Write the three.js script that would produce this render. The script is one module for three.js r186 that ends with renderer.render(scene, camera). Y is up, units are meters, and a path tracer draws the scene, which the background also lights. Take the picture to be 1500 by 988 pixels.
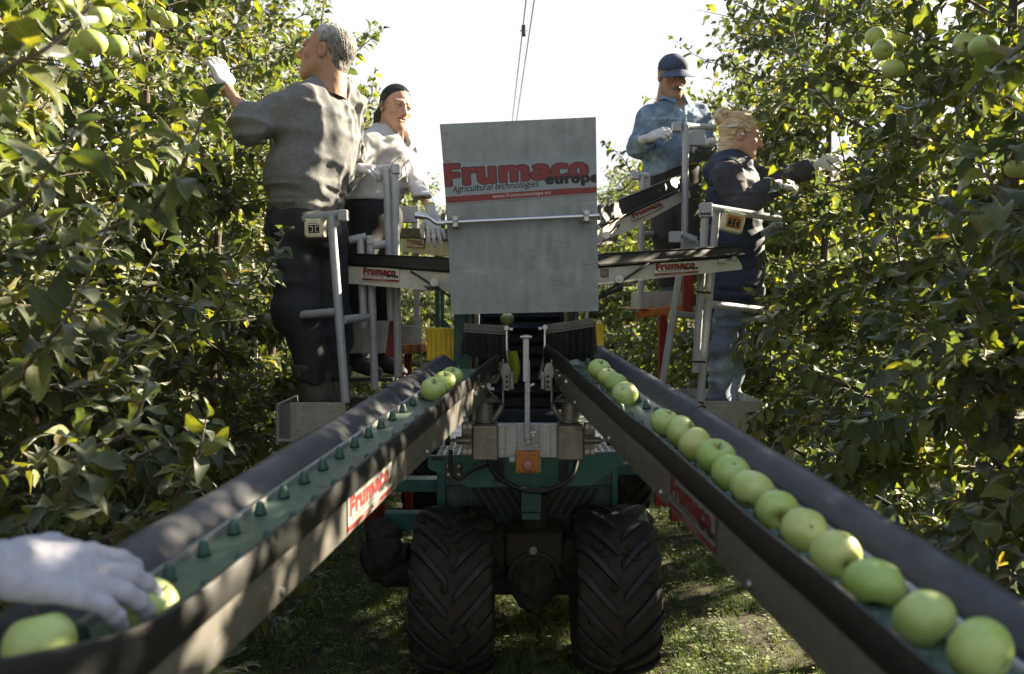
import * as THREE from 'three';
import { RoundedBoxGeometry } from 'three/addons/geometries/RoundedBoxGeometry.js';
import { mergeGeometries } from 'three/addons/utils/BufferGeometryUtils.js';

const clamp = (x, a, b) => Math.min(b, Math.max(a, x)), mix = (a, b, t) => a + (b - a) * t, sstep = (a, b, x) => { x = clamp((x - a) / (b - a), 0, 1); return x * x * (3 - 2 * x); };
// ---------------------------------------------------------------- camera, sky, sun, exposure
const scene = new THREE.Scene();
const EYE = new THREE.Vector3(0, 1.65, 0), PITCH = -2.474 * Math.PI / 180, FPX = 1250;
const camera = new THREE.PerspectiveCamera(2 * Math.atan(494 / FPX) * 180 / Math.PI, 1500 / 988, 0.05, 400);
camera.position.copy(EYE); camera.rotation.x = PITCH;
camera.focus = 3.5; camera.userData.fStop = 3.2;
scene.add(camera);
const renderer = new THREE.WebGLRenderer({ antialias: true });
renderer.setSize(1024, 674);
renderer.toneMapping = THREE.LinearToneMapping; renderer.toneMappingExposure = 5.5;
renderer.shadowMap.enabled = true; renderer.shadowMap.type = THREE.PCFSoftShadowMap;
const SUN_TO = new THREE.Vector3(0.80, 0.445, -0.40).normalize();
const SUN_INTENSITY = 5, SKY_GAIN = 0.192;
{
  // hazy bright autumn sky: nearly white, a little brighter round the sun
  const W = 256, H = 128, d = new Float32Array(W * H * 4), v = new THREE.Vector3();
  for (let j = 0; j < H; j++) for (let i = 0; i < W; i++) {
    const up = ((j + 0.5) / H - 0.5) * Math.PI, az = ((i + 0.5) / W - 0.5) * 2 * Math.PI;
    v.set(Math.cos(az) * Math.cos(up), Math.sin(up), Math.sin(az) * Math.cos(up));
    // white haze up to a third of the way, clear pale blue overhead, paler round the sun
    const s = Math.max(0, v.dot(SUN_TO)), glow = 0.55 * Math.pow(s, 5), t = sstep(0.31, 0.92, Math.max(0, v.y)), far = mix(0.58, 1, sstep(-0.9, -0.12, v.dot(SUN_TO))), k = (j * W + i) * 4;
    d[k] = SKY_GAIN * (far * mix(0.99, 0.30, t) + glow); d[k + 1] = SKY_GAIN * (far * mix(1.0, 0.45, t) + glow * 0.97); d[k + 2] = SKY_GAIN * (far * mix(1.02, 0.76, t) + glow * 0.9); d[k + 3] = 1;
  }
  const t = new THREE.DataTexture(d, W, H, THREE.RGBAFormat, THREE.FloatType);
  t.mapping = THREE.EquirectangularReflectionMapping; t.magFilter = THREE.LinearFilter; t.colorSpace = THREE.LinearSRGBColorSpace; t.needsUpdate = true;
  scene.background = t; scene.environment = t;
}
const sun = new THREE.DirectionalLight(new THREE.Color(1, 0.87, 0.64), SUN_INTENSITY);
sun.position.copy(SUN_TO).multiplyScalar(40); sun.castShadow = true; sun.shadow.mapSize.set(4096, 4096); sun.shadow.radius = 1.2;
Object.assign(sun.shadow.camera, { left: -16, right: 16, top: 16, bottom: -16, near: 1, far: 120 });
scene.add(sun, sun.target);

// ---------------------------------------------------------------- helpers
const V = (x, y, z) => new THREE.Vector3(x, y, z);
const CR = Math.cos(PITCH), SR = Math.sin(PITCH);
// the point seen at photograph pixel (x, y) that lies d metres in front of the camera's upright plane
function P(x, y, d) {
  const cx = (x - 750) / FPX, cy = (494 - y) / FPX;
  const wy = cy * CR + SR, wz = cy * SR - CR, k = d / -wz;
  return V(cx * k, EYE.y + wy * k, -d);
}
function project(p) {           // back to photograph pixels: [x, y, depth]
  const y = p.y - EYE.y, z = p.z, cy = y * CR + z * SR, cz = -y * SR + z * CR;
  return [750 + FPX * p.x / -cz, 494 - FPX * cy / -cz, -cz];
}
function rng(seed) { let s = (seed * 2654435761) >>> 0 || 1; return () => { s |= 0; s = s + 0x6D2B79F5 | 0; let t = Math.imul(s ^ s >>> 15, 1 | s); t = t + Math.imul(t ^ t >>> 7, 61 | t) ^ t; return ((t ^ t >>> 14) >>> 0) / 4294967296; }; }
function hash3(x, y, z) { let h = Math.imul(x, 374761393) + Math.imul(y, 668265263) + Math.imul(z, 2147483647 ^ 0x5bd1e995) | 0; h = Math.imul(h ^ h >>> 13, 1274126177); return ((h ^ h >>> 16) >>> 0) / 4294967296; }
function noise(x, y, z) {       // smooth value noise, -1..1
  const X = Math.floor(x), Y = Math.floor(y), Z = Math.floor(z); x -= X; y -= Y; z -= Z;
  const u = x * x * (3 - 2 * x), v = y * y * (3 - 2 * y), w = z * z * (3 - 2 * z), L = (a, b, t) => a + (b - a) * t;
  return 2 * L(L(L(hash3(X, Y, Z), hash3(X + 1, Y, Z), u), L(hash3(X, Y + 1, Z), hash3(X + 1, Y + 1, Z), u), v),
    L(L(hash3(X, Y, Z + 1), hash3(X + 1, Y, Z + 1), u), L(hash3(X, Y + 1, Z + 1), hash3(X + 1, Y + 1, Z + 1), u), v), w) - 1;
}
const fbm = (x, y, z, n = 3) => { let a = 0, g = 0.5; for (let i = 0; i < n; i++) { a += g * noise(x, y, z); x *= 2.03; y *= 2.03; z *= 2.03; g *= 0.5; } return a; };

const names = new Map();
function numbered(n) { const k = names.get(n) || 0; names.set(n, k + 1); return k ? `${n}_${String(k).padStart(3, '0')}` : n; }
function tag(o, label, category, group, kind) {
  if (label) o.userData.label = label;
  if (category) o.userData.category = category;
  if (group) o.userData.group = group;
  if (kind) o.userData.kind = kind;
  return o;
}
function thing(name, label, category, pos = V(0, 0, 0), group) {
  const o = new THREE.Group(); o.name = numbered(name); o.position.copy(pos); scene.add(o);
  return tag(o, label, category, group);
}
function shade(m) { m.castShadow = true; m.receiveShadow = true; return m; }
function boxUV(g) {             // uv in metres from the dominant axis of each face
  g = g.index ? g.toNonIndexed() : g;
  const p = g.attributes.position, uv = new Float32Array(p.count * 2), a = V(), b = V(), c = V();
  for (let i = 0; i < p.count; i += 3) {
    a.fromBufferAttribute(p, i); b.fromBufferAttribute(p, i + 1); c.fromBufferAttribute(p, i + 2);
    const n = b.clone().sub(a).cross(c.clone().sub(a)), x = Math.abs(n.x), y = Math.abs(n.y), z = Math.abs(n.z);
    [a, b, c].forEach((q, k) => { const w = (x >= y && x >= z) ? [q.z, q.y] : (y >= z ? [q.x, q.z] : [q.x, q.y]); uv[(i + k) * 2] = w[0]; uv[(i + k) * 2 + 1] = w[1]; });
  }
  g.setAttribute('uv', new THREE.BufferAttribute(uv, 2));
  return g;
}
// one named mesh from geometries given in world coordinates; `base` is the position of the thing it belongs to
function part(name, geos, mat, parent, base, label) {
  if (!Array.isArray(geos)) geos = [geos];
  const gs = geos.map((g) => { g = g.index ? g.toNonIndexed() : g; for (const k of Object.keys(g.attributes)) if (!['position', 'normal', 'uv', 'color'].includes(k)) g.deleteAttribute(k); return g; });
  let g = gs.length > 1 ? mergeGeometries(gs) : gs[0];
  if (mat.userData.boxUV) g = boxUV(g);
  if (base) g.translate(-base.x, -base.y, -base.z);
  const m = shade(new THREE.Mesh(g, mat)); m.name = name; parent.add(m);
  if (label) m.userData.label = label;
  return m;
}
function frameFrom(dir, up = V(0, 1, 0)) {   // matrix whose y axis is dir
  const y = dir.clone().normalize(); let x = y.clone().cross(up); if (x.lengthSq() < 1e-6) x = y.clone().cross(V(1, 0, 0.001)); x.normalize();
  return new THREE.Matrix4().makeBasis(x, y, x.clone().cross(y));
}
function rod(a, b, r, seg = 10, r2 = r) {
  const d = b.clone().sub(a), g = new THREE.CylinderGeometry(r2, r, d.length(), seg, 1);
  return g.applyMatrix4(frameFrom(d)).translate((a.x + b.x) / 2, (a.y + b.y) / 2, (a.z + b.z) / 2);
}
function beam(a, b, w, h, up = V(0, 0, 1), bevel = 0.003) {   // box from a to b, w across, h along up
  const d = b.clone().sub(a), L = d.length(), g = bevel ? new RoundedBoxGeometry(w, L, h, 1, bevel) : new THREE.BoxGeometry(w, L, h);
  return g.applyMatrix4(frameFrom(d, up)).translate((a.x + b.x) / 2, (a.y + b.y) / 2, (a.z + b.z) / 2);
}
function box(x0, y0, z0, x1, y1, z1, bevel = 0.003) {
  const g = bevel ? new RoundedBoxGeometry(Math.abs(x1 - x0), Math.abs(y1 - y0), Math.abs(z1 - z0), 1, bevel) : new THREE.BoxGeometry(Math.abs(x1 - x0), Math.abs(y1 - y0), Math.abs(z1 - z0));
  return g.translate((x0 + x1) / 2, (y0 + y1) / 2, (z0 + z1) / 2);
}
// a box whose front face fills photograph pixels (x0,y0)-(x1,y1) at depth d, thick metres deep behind it
function pbox(x0, y0, x1, y1, d, thick, bevel = 0.003) { const a = P(x0, y1, d), b = P(x1, y0, d); return box(a.x, a.y, -d - thick, b.x, b.y, -d, bevel); }
function slab(pts, thick, n) {  // polygon of 3-d points (planar, counter-clockwise seen from the front) given thickness away from n
  const c = pts.length, pos = [], bk = pts.map((p) => p.clone().addScaledVector(n, -thick)), t = (a, b, d) => pos.push(a.x, a.y, a.z, b.x, b.y, b.z, d.x, d.y, d.z);
  const o = pts[0], u = pts[1].clone().sub(o).normalize(), w = n.clone().cross(u).normalize();
  const f = THREE.ShapeUtils.triangulateShape(pts.map((p) => new THREE.Vector2(p.clone().sub(o).dot(u), p.clone().sub(o).dot(w))), []);
  for (const [i, j, k] of f) { t(pts[i], pts[j], pts[k]); t(bk[k], bk[j], bk[i]); }
  for (let i = 0; i < c; i++) { const j = (i + 1) % c; t(pts[i], bk[i], pts[j]); t(pts[j], bk[i], bk[j]); }
  const g = new THREE.BufferGeometry(); g.setAttribute('position', new THREE.Float32BufferAttribute(pos, 3)); g.setAttribute('uv', new THREE.Float32BufferAttribute(new Float32Array(pos.length / 3 * 2), 2)); g.computeVertexNormals();
  return g;
}
function tube(pts, r, seg = 24, rad = 8, closed = false) { return new THREE.TubeGeometry(new THREE.CatmullRomCurve3(pts, closed), seg, r, rad, closed); }
function grid(nu, nv, f, closeV = false) {   // surface from f(u, v) -> Vector3 with smooth normals
  const pos = [], uv = [], idx = [];
  for (let i = 0; i <= nu; i++) for (let j = 0; j <= nv; j++) { const p = f(i / nu, closeV && j === nv ? 0 : j / nv); pos.push(p.x, p.y, p.z); uv.push(i / nu, j / nv); }
  for (let i = 0; i < nu; i++) for (let j = 0; j < nv; j++) { const a = i * (nv + 1) + j, b = a + 1, c = a + nv + 1, d = c + 1; idx.push(a, c, b, b, c, d); }
  const g = new THREE.BufferGeometry(); g.setAttribute('position', new THREE.Float32BufferAttribute(pos, 3)); g.setAttribute('uv', new THREE.Float32BufferAttribute(uv, 2)); g.setIndex(idx); g.computeVertexNormals();
  if (closeV) { const n = g.attributes.normal; for (let i = 0; i <= nu; i++) { const a = i * (nv + 1), b = a + nv, x = V(n.getX(a) + n.getX(b), n.getY(a) + n.getY(b), n.getZ(a) + n.getZ(b)).normalize(); n.setXYZ(a, x.x, x.y, x.z); n.setXYZ(b, x.x, x.y, x.z); } }
  return g;
}

// ---------------------------------------------------------------- materials
function tex(n, f, repeat = 1, srgb = true) {  // computed tiling texture: f(u, v) -> [r, g, b] 0..1
  const d = new Uint8Array(n * n * 4);
  for (let j = 0; j < n; j++) for (let i = 0; i < n; i++) { const c = f(i / n, j / n), k = (j * n + i) * 4; d[k] = clamp(c[0], 0, 1) * 255; d[k + 1] = clamp(c[1], 0, 1) * 255; d[k + 2] = clamp(c[2], 0, 1) * 255; d[k + 3] = 255; }
  const t = new THREE.DataTexture(d, n, n); t.wrapS = t.wrapT = THREE.RepeatWrapping; t.magFilter = THREE.LinearFilter; t.minFilter = THREE.LinearMipmapLinearFilter; t.generateMipmaps = true;
  t.repeat.set(repeat, repeat); if (srgb) t.colorSpace = THREE.SRGBColorSpace; t.needsUpdate = true; return t;
}
const tfbm = (u, v, f, n, s = 0) => {        // tiling fbm on a torus-like blend
  const a = fbm(u * f, v * f, s, n), b = fbm((u - 1) * f, v * f, s, n), c = fbm(u * f, (v - 1) * f, s, n), d = fbm((u - 1) * f, (v - 1) * f, s, n);
  return mix(mix(a, b, u), mix(c, d, u), v);
};
// worn painted or bare metal: blotches, vertical runs, specks, scratches
const FIELD = (n, f) => { const d = new Float32Array(n * n); for (let j = 0; j < n; j++) for (let i = 0; i < n; i++) d[j * n + i] = f(i / n, j / n); return (u, v) => d[((v * n | 0) & (n - 1)) * n + ((u * n | 0) & (n - 1))]; };
const F_BLOTCH = FIELD(512, (u, v) => tfbm(u, v, 5, 4)), F_FINE = FIELD(512, (u, v) => tfbm(u, v, 40, 2, 9)), F_RUN = FIELD(512, (u, v) => tfbm(u, v * 0.2, 26, 2, 3));
function metal(color, { metalness = 0.5, rough = 0.5, wear = 0.35, dirt = [0.35, 0.3, 0.24], seed = 1, runs = 0.3 } = {}) {
  const R = rng(seed * 77 + 5), scr = []; for (let i = 0; i < 40; i++) scr.push([R(), R(), R() * 0.1 + 0.02, (R() - 0.5) * 1.2, R()]);
  const ou = R(), ov = R();
  const map = tex(512, (u, v) => {
    const b = F_BLOTCH(u + ou, v + ov), f = F_FINE(u + ov, v + ou), run = F_RUN(u + ou, v);
    let k = 1 + wear * (0.55 * b + 0.35 * f) + runs * 0.5 * run, m = sstep(0.12, 0.5, b + 0.4 * f) * wear * 0.9;
    for (const [x, y, L, s, br] of scr) { const dx = u - x; if (dx > 0 && dx < L && Math.abs(v - y - dx * s) < 0.0016) k *= br > 0.5 ? 1.22 : 0.72; }
    return [mix(color[0] * k, dirt[0], m), mix(color[1] * k, dirt[1], m), mix(color[2] * k, dirt[2], m)];
  }, 1.7);
  const rm = tex(256, (u, v) => { const b = clamp(rough + 0.28 * F_BLOTCH(u * 2 + ov, v * 2), 0.12, 1); return [b, b, b]; }, 1.7, false);
  const m = new THREE.MeshStandardMaterial({ map, roughness: 1, roughnessMap: rm, metalness });
  m.userData.boxUV = true; return m;
}
const M = {
  hood: metal([0.53, 0.55, 0.55], { metalness: 0.25, rough: 0.5, wear: 0.2, seed: 2, runs: 0.28, dirt: [0.42, 0.42, 0.38] }),
  galv: metal([0.66, 0.66, 0.64], { metalness: 0.45, rough: 0.45, wear: 0.35, seed: 3 }),
  armPlate: metal([0.45, 0.44, 0.42], { metalness: 0.3, rough: 0.5, wear: 0.3, seed: 4, runs: 0.1 }),
  whitePaint: metal([0.80, 0.79, 0.76], { metalness: 0.05, rough: 0.5, wear: 0.14, seed: 5, runs: 0.1, dirt: [0.5, 0.46, 0.4] }),
  rail: metal([0.66, 0.67, 0.69], { metalness: 0.12, rough: 0.42, wear: 0.16, seed: 6, runs: 0.1, dirt: [0.45, 0.42, 0.4] }),
  teal: metal([0.19, 0.37, 0.35], { metalness: 0.05, rough: 0.48, wear: 0.3, seed: 7, dirt: [0.22, 0.2, 0.15] }),
  tealDirty: metal([0.31, 0.37, 0.345], { metalness: 0.05, rough: 0.75, wear: 0.7, seed: 8, dirt: [0.2, 0.165, 0.12] }),
  steelDark: metal([0.33, 0.32, 0.30], { metalness: 0.6, rough: 0.45, wear: 0.5, seed: 9, dirt: [0.24, 0.18, 0.12] }),
  castSteel: metal([0.50, 0.49, 0.45], { metalness: 0.6, rough: 0.42, wear: 0.5, seed: 10, dirt: [0.3, 0.25, 0.18], runs: 0.6 }),
  red: metal([0.47, 0.09, 0.075], { metalness: 0.0, rough: 0.5, wear: 0.3, seed: 11, dirt: [0.3, 0.1, 0.07] }),
  orange: metal([0.62, 0.37, 0.15], { metalness: 0.0, rough: 0.6, wear: 0.6, seed: 12, dirt: [0.33, 0.25, 0.2] }),
  estop: metal([0.70, 0.43, 0.13], { metalness: 0.0, rough: 0.45, wear: 0.12, seed: 13, dirt: [0.5, 0.33, 0.12] }),
  yellow: metal([0.93, 0.80, 0.03], { metalness: 0.0, rough: 0.4, wear: 0.12, seed: 14, dirt: [0.7, 0.55, 0.15] }),
  rubber: metal([0.195, 0.20, 0.22], { metalness: 0.0, rough: 0.5, wear: 0.45, seed: 15, dirt: [0.30, 0.29, 0.29], runs: 0.0 }),
  rubberBlack: metal([0.095, 0.094, 0.094], { metalness: 0.0, rough: 0.5, wear: 0.35, seed: 16, dirt: [0.16, 0.155, 0.15], runs: 0.0 }),
  belt: metal([0.34, 0.40, 0.335], { metalness: 0.0, rough: 0.42, wear: 0.4, seed: 17, dirt: [0.42, 0.46, 0.41], runs: 0.0 }),
  stud: metal([0.19, 0.33, 0.275], { metalness: 0.0, rough: 0.5, wear: 0.2, seed: 18, dirt: [0.2, 0.28, 0.24] }),
  mud: metal([0.19, 0.168, 0.142], { metalness: 0.0, rough: 0.95, wear: 0.8, seed: 19, dirt: [0.13, 0.11, 0.085], runs: 0 }),
  tyre: metal([0.205, 0.178, 0.15], { metalness: 0.0, rough: 0.8, wear: 0.6, seed: 20, dirt: [0.24, 0.195, 0.15], runs: 0 }),
  lug: metal([0.16, 0.16, 0.17], { metalness: 0.0, rough: 0.6, wear: 0.5, seed: 21, dirt: [0.22, 0.18, 0.14], runs: 0 }),
  cream: metal([0.80, 0.78, 0.68], { metalness: 0.0, rough: 0.5, wear: 0.12, seed: 22, dirt: [0.55, 0.5, 0.4] }),
  wood: metal([0.60, 0.42, 0.24], { metalness: 0.0, rough: 0.8, wear: 0.4, seed: 23, dirt: [0.36, 0.25, 0.14], runs: 0.8 }),
  concrete: metal([0.66, 0.65, 0.62], { metalness: 0.0, rough: 0.9, wear: 0.25, seed: 24 }),
  elevator: metal([0.075, 0.073, 0.072], { metalness: 0.0, rough: 0.9, wear: 0.4, seed: 26, dirt: [0.15, 0.13, 0.11], runs: 0.0 }),
  guard: metal([0.50, 0.52, 0.13], { metalness: 0.0, rough: 0.5, wear: 0.2, seed: 27, dirt: [0.5, 0.5, 0.15] }),
  black: new THREE.MeshStandardMaterial({ color: new THREE.Color(0.016, 0.016, 0.017), roughness: 0.55 }),
  bristle: new THREE.MeshStandardMaterial({ color: new THREE.Color(0.012, 0.012, 0.013), roughness: 0.45 }),
  bolt: new THREE.MeshStandardMaterial({ color: new THREE.Color(0.42, 0.42, 0.41), roughness: 0.35, metalness: 0.8 }),
  chrome: new THREE.MeshStandardMaterial({ color: new THREE.Color(0.62, 0.62, 0.6), roughness: 0.3, metalness: 0.85 }),
  button: new THREE.MeshStandardMaterial({ color: new THREE.Color(0.46, 0.16, 0.13), roughness: 0.45 }),
  blue: new THREE.MeshStandardMaterial({ color: new THREE.Color(0.05, 0.30, 0.62), roughness: 0.5 }),
};
// ---------------------------------------------------------------- the harvesting machine: one vehicle, everything bolted to it is a part
const MB = V(0.1, 0, -4.2);
const machine = thing('harvest_platform', 'teal and grey apple harvesting machine with two studded conveyor arms and worker platforms', 'harvester', MB);
const mp = (name, geos, mat, parent = machine, label) => part(name, geos, mat, parent, MB, label);

function stickerTex(w, h, bg, cut) {          // the maker's sticker
  const c = document.createElement('canvas'); c.width = w; c.height = h; const x = c.getContext('2d');
  x.fillStyle = bg; x.fillRect(0, 0, w, h);
  const S = w / 1000; x.save(); x.scale(S, S); x.textBaseline = 'alphabetic'; x.lineJoin = 'round';
  const word = (t, x0, y, wide, px, style, fat) => { x.font = style.replace('$', px + 'px'); const tw = x.measureText(t).width; x.save(); x.translate(x0, y); x.scale(wide / tw, 1); if (fat) { x.strokeStyle = fat[0]; x.lineWidth = fat[1]; x.strokeText(t, 0, 0); } x.fillText(t, 0, 0); x.restore(); };
  x.fillStyle = '#7e2a29'; word('Frumaco', cut ? -12 : 18, 148, cut ? 962 : 900, 184, '900 $ sans-serif', ['#1c1413', 17]); word('Frumaco', cut ? -12 : 18, 148, cut ? 962 : 900, 184, '900 $ sans-serif', ['#7e2a29', 8]);
  x.fillStyle = '#141212'; word('europe', cut ? 664 : 660, 184, cut ? 352 : 326, 88, '900 $ sans-serif', ['#141212', 6]);
  x.fillStyle = '#171514'; word('Agricultural technologies', 48, 196, 572, 52, 'italic $ sans-serif', ['#171514', 2]);
  x.fillStyle = '#7e2a29'; x.fillRect(0, 222, 1000, 42);
  x.fillStyle = '#b5aeaa'; word('www.frumacoeurope.eu', 312, 252, 385, 33, 'bold $ sans-serif');
  x.restore();
  const t = new THREE.CanvasTexture(c); t.colorSpace = THREE.SRGBColorSpace; t.anisotropy = 8; return t;
}
const stickerMat = (bg, cut = false, h = 270) => new THREE.MeshStandardMaterial({ map: stickerTex(1000, h, bg, cut), roughness: 0.5 });
const stGrey = stickerMat('#8d9599', true), stWhite = stickerMat('#c6c3bd');
function decal(parent, tl, tr, br, bl, mat, off = 0.0025) {   // flat sticker lying on a plate
  const n = tr.clone().sub(tl).cross(bl.clone().sub(tl)).normalize().multiplyScalar(-off);
  const g = new THREE.BufferGeometry(), c = [tl, tr, br, bl].map((p) => p.clone().add(n));
  const N = 1; void N;
  g.setAttribute('position', new THREE.Float32BufferAttribute([c[0], c[3], c[2], c[0], c[2], c[1]].flatMap((p) => [p.x, p.y, p.z]), 3));
  g.setAttribute('uv', new THREE.Float32BufferAttribute([0, 1, 0, 0, 1, 0, 0, 1, 1, 0, 1, 1], 2)); g.computeVertexNormals();
  return mp('sticker', g, mat, parent);
}
const boltHead = (p, n, r = 0.009, h = 0.007) => { const a = p.clone(), b = p.clone().addScaledVector(n, h); return new THREE.CylinderGeometry(r * 0.92, r, h, 6).applyMatrix4(frameFrom(n)).translate((a.x + b.x) / 2, (a.y + b.y) / 2, (a.z + b.z) / 2); };
const FZ = V(0, 0, 1);

// --- hood over the elevator
{
  const d = 3.32, q = (x, y, dd = d) => P(x, y, dd);
  const hood = mp('hood', [
    slab([q(644, 182), q(656.5, 322), q(875, 317), q(873, 171.5)], 0.006, FZ),
    slab([q(656, 318, d + 0.007), q(661, 461, d + 0.007), q(877, 456, d + 0.007), q(875, 313, d + 0.007)], 0.006, FZ),
    ...[[646, 183, 662, 460], [871, 172.5, 875, 455]].map(([x0, y0, x1, y1], i) => { const a = q(x0, y0), b = q(x1, y1), k = V(i ? -0.02 : 0.02, -0.03, -0.46), f = [a, b, b.clone().add(V(k.x, 0, k.z)), a.clone().add(k)].map((p) => p.add(V(0, 0, -0.012))); return slab(i ? f.reverse() : f, 0.004, V(i ? 1 : -1, 0, 0)); }),
  ], M.hood);
  decal(hood, q(648.6, 239), q(873.6, 229), q(874.2, 284), q(653.4, 299.5), stGrey, 0.003);
  const r0 = q(640, 327, d - 0.03), r1 = q(878, 316, d - 0.03);
  mp('handle_bar', [rod(r0, r1, 0.0085, 12), tube([q(652, 327, d - 0.03), q(640, 327, d - 0.03), q(628, 319, d - 0.03), q(612, 317, d - 0.03)], 0.0085, 16, 8), rod(q(622, 317.5, d - 0.03), q(608, 315.5, d - 0.03), 0.013, 12)], M.chrome);
  for (const [x, y] of [[667, 325], [859, 316.5]]) {
    const c = mp('clamp', [pbox(x - 6.5, y - 9, x + 6.5, y + 9, d - 0.018, 0.016, 0.003), pbox(x - 4, y - 8, x + 4, y + 8, d - 0.05, 0.03, 0.003)], M.galv);
    mp('bolt', [boltHead(q(x, y - 4.5, d - 0.05), FZ, 0.010, 0.01), boltHead(q(x, y + 4.5, d - 0.05), FZ, 0.010, 0.01)], M.bolt, c);
  }
  mp('pivot_plate', pbox(646, 312, 651, 334, d + 0.02, 0.03), M.steelDark); mp('pivot_plate', pbox(876, 300, 881, 322, d + 0.02, 0.03), M.steelDark);
}
// --- the two near conveyor arms
// x, y of the section in metres from the belt's centre (x outward from the lane's middle), swept along D
function conveyorArm(C, dref, vp, side, dNear, dFar, label, endGuard) {
  const D = P(vp[0], vp[1], 1).sub(EYE); // per metre of depth
  const at = (x, y, d) => C.clone().add(V(x * side, y, 0)).addScaledVector(D, d - dref);
  const sweep = (sec, d0, d1, n = 30, wob = 0, bend) => {   // closed section polygon
    const m = sec.length;
    return [grid(n, m, (u, v) => {
      const d = mix(d0, d1, u), s = sec[Math.round(v * m) % m]; let p = at(s[0], s[1], d);
      if (wob) { p.x += wob * noise(d * 3.1, s[1] * 20, side * 5) * (s[2] ?? 1); p.y += wob * noise(d * 3.7 + 9, s[0] * 12, side * 3) * (s[2] ?? 1); }
      if (bend) p = bend(p, d, s);
      return p;
    }, true)];
  };
  const flip = (gs) => { if (side < 0) for (const g of gs) { const i = g.index.array; for (let k = 0; k < i.length; k += 3) { const t = i[k]; i[k] = i[k + 1]; i[k + 1] = t; } g.computeVertexNormals(); } return gs; };
  const arm = mp('conveyor_arm', flip(sweep([[-0.080, 0.018], [-0.083, 0.018], [-0.083, -0.078], [-0.058, -0.080], [-0.058, -0.076], [-0.079, -0.074]], dNear, dFar, 40, 0, endGuard ? (p, d) => { const e = sstep(1.22, 0.72, d); p.x += side * 0.09 * e * e; return p; } : null)), M.armPlate, machine, label);
  mp('belt', flip(sweep([[-0.068, 0.0], [-0.068, -0.008], [0.066, -0.008], [0.066, 0.0]], dNear + 0.02, dFar + 0.15, 20)), M.belt, arm);
  mp('guide_strip', flip(sweep([[0.066, 0.010], [0.066, -0.03], [0.082, -0.03], [0.082, 0.010]], dNear, dFar, 12)), M.galv, arm);
  mp('frame_plate', flip(sweep([[0.084, 0.006], [0.084, -0.078], [0.088, -0.078], [0.088, 0.006]], dNear, dFar, 12)), M.armPlate, arm);
  // inner lip: rubber folded over the plate's top edge
  const lip = [[-0.069, 0.0], [-0.068, 0.022], [-0.0715, 0.042, 1.2], [-0.0765, 0.0475, 1.5], [-0.0825, 0.044, 1.4], [-0.0875, 0.022, 1.2], [-0.0885, 0.002, 1.0], [-0.0855, 0.0, 0.6], [-0.0775, 0.030], [-0.0735, 0.020], [-0.073, 0.0]];
  const bend = (p, d, s) => {
    const f = sstep(dFar - 0.32, dFar + 0.02, d);       // at the machine the lip is pulled up and inward
    p.x -= side * 0.035 * f * f; p.y += 0.03 * f * (s[1] > 0.01 ? 1 : 0.3);
    if (endGuard) { const e = sstep(1.22, 0.72, d); p.x += -0.0 * e; p.y += (s[1] > 0.015 ? 0.075 : -0.09 * (s[0] < -0.08 ? 1 : 0)) * e * e; p.x += side * 0.09 * e * e; }
    return p;
  };
  mp('rubber_lip', flip(sweep(lip, dNear, dFar + 0.02, 60, 0.0022, bend)), M.rubberBlack, arm);
  const flap = [[0.072, 0.004, 0], [0.085, 0.018], [0.098, 0.031], [0.110, 0.0415], [0.119, 0.0465], [0.128, 0.0485], [0.137, 0.0465], [0.141, 0.041], [0.137, 0.036], [0.128, 0.038], [0.119, 0.036], [0.108, 0.026], [0.093, 0.010], [0.078, -0.004, 0]];
  mp('rubber_flap', flip(sweep(flap, dNear, dFar + (side > 0 ? 0.2 : 0.18), 60, 0.003)), M.rubber, arm);
  // studs in two staggered rows
  const sg = new THREE.LatheGeometry([[0.0, 0], [0.0125, 0], [0.0115, 0.005], [0.009, 0.015], [0.0068, 0.023], [0.004, 0.0255], [0, 0.026]].map(([x, y]) => new THREE.Vector2(x, y)), 10), up = D.clone().normalize();
  const tilt = new THREE.Quaternion().setFromUnitVectors(V(0, 0, -1), up);
  for (let k = 0; ; k++) {
    const d = dNear + 0.09 + k * 0.1; if (d > dFar + 0.12) break;
    for (const [x, o] of [[0.043, 0], [-0.043, 0.045]]) { const p = at(x, 0, d + o).sub(MB), s = shade(new THREE.Mesh(sg, M.studPlain)); s.name = 'stud'; s.position.copy(p); s.quaternion.copy(tilt); arm.add(s); }
  }
  // rubber seam, bolts along the plate, bits of leaf and dirt on the belt
  { const ds = side < 0 ? 2.62 : 2.2; mp('flap_seam', flip(sweep(flap.map(([x, y, z]) => [x + (y > 0.02 ? 0.0025 : 0.001), y + 0.003, z ?? 1]), ds, ds + 0.16, 8, 0.003)), M.rubber, arm); }
  { const R = rng(61 + side); for (let k = 0; k < 9; k++) { const d = mix(dNear + 0.1, dFar - 0.2, R()), g = LEAF_BIT.clone().rotateX(-Math.PI / 2).rotateY(R() * 6.28).scale(0.8 + R(), 1, 0.8 + R()), p = at((R() - 0.5) * 0.1, 0.002, d); mp('leaf_scrap', g.translate(p.x, p.y, p.z), k % 3 ? M.guard : M.wood, arm); } }
  for (let k = 0; k < 5; k++) mp('bolt', boltHead(at(-0.083, -0.062, mix(dNear + 0.25, dFar - 0.4, k / 4)), V(-side, 0, 0), 0.007, 0.005), M.bolt, arm);
  for (const d of [dFar - 0.25, dFar - 0.12]) mp('bolt', boltHead(at(-0.083, -0.02, d), V(-side, 0, 0), 0.011, 0.008), M.bolt, arm);
  return { arm, at, D };
}
const LEAF_BIT = new THREE.CircleGeometry(0.009, 6).scale(1, 0.5, 1);
M.studPlain = new THREE.MeshStandardMaterial({ color: new THREE.Color(0.04, 0.095, 0.07), roughness: 0.5 });
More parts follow.
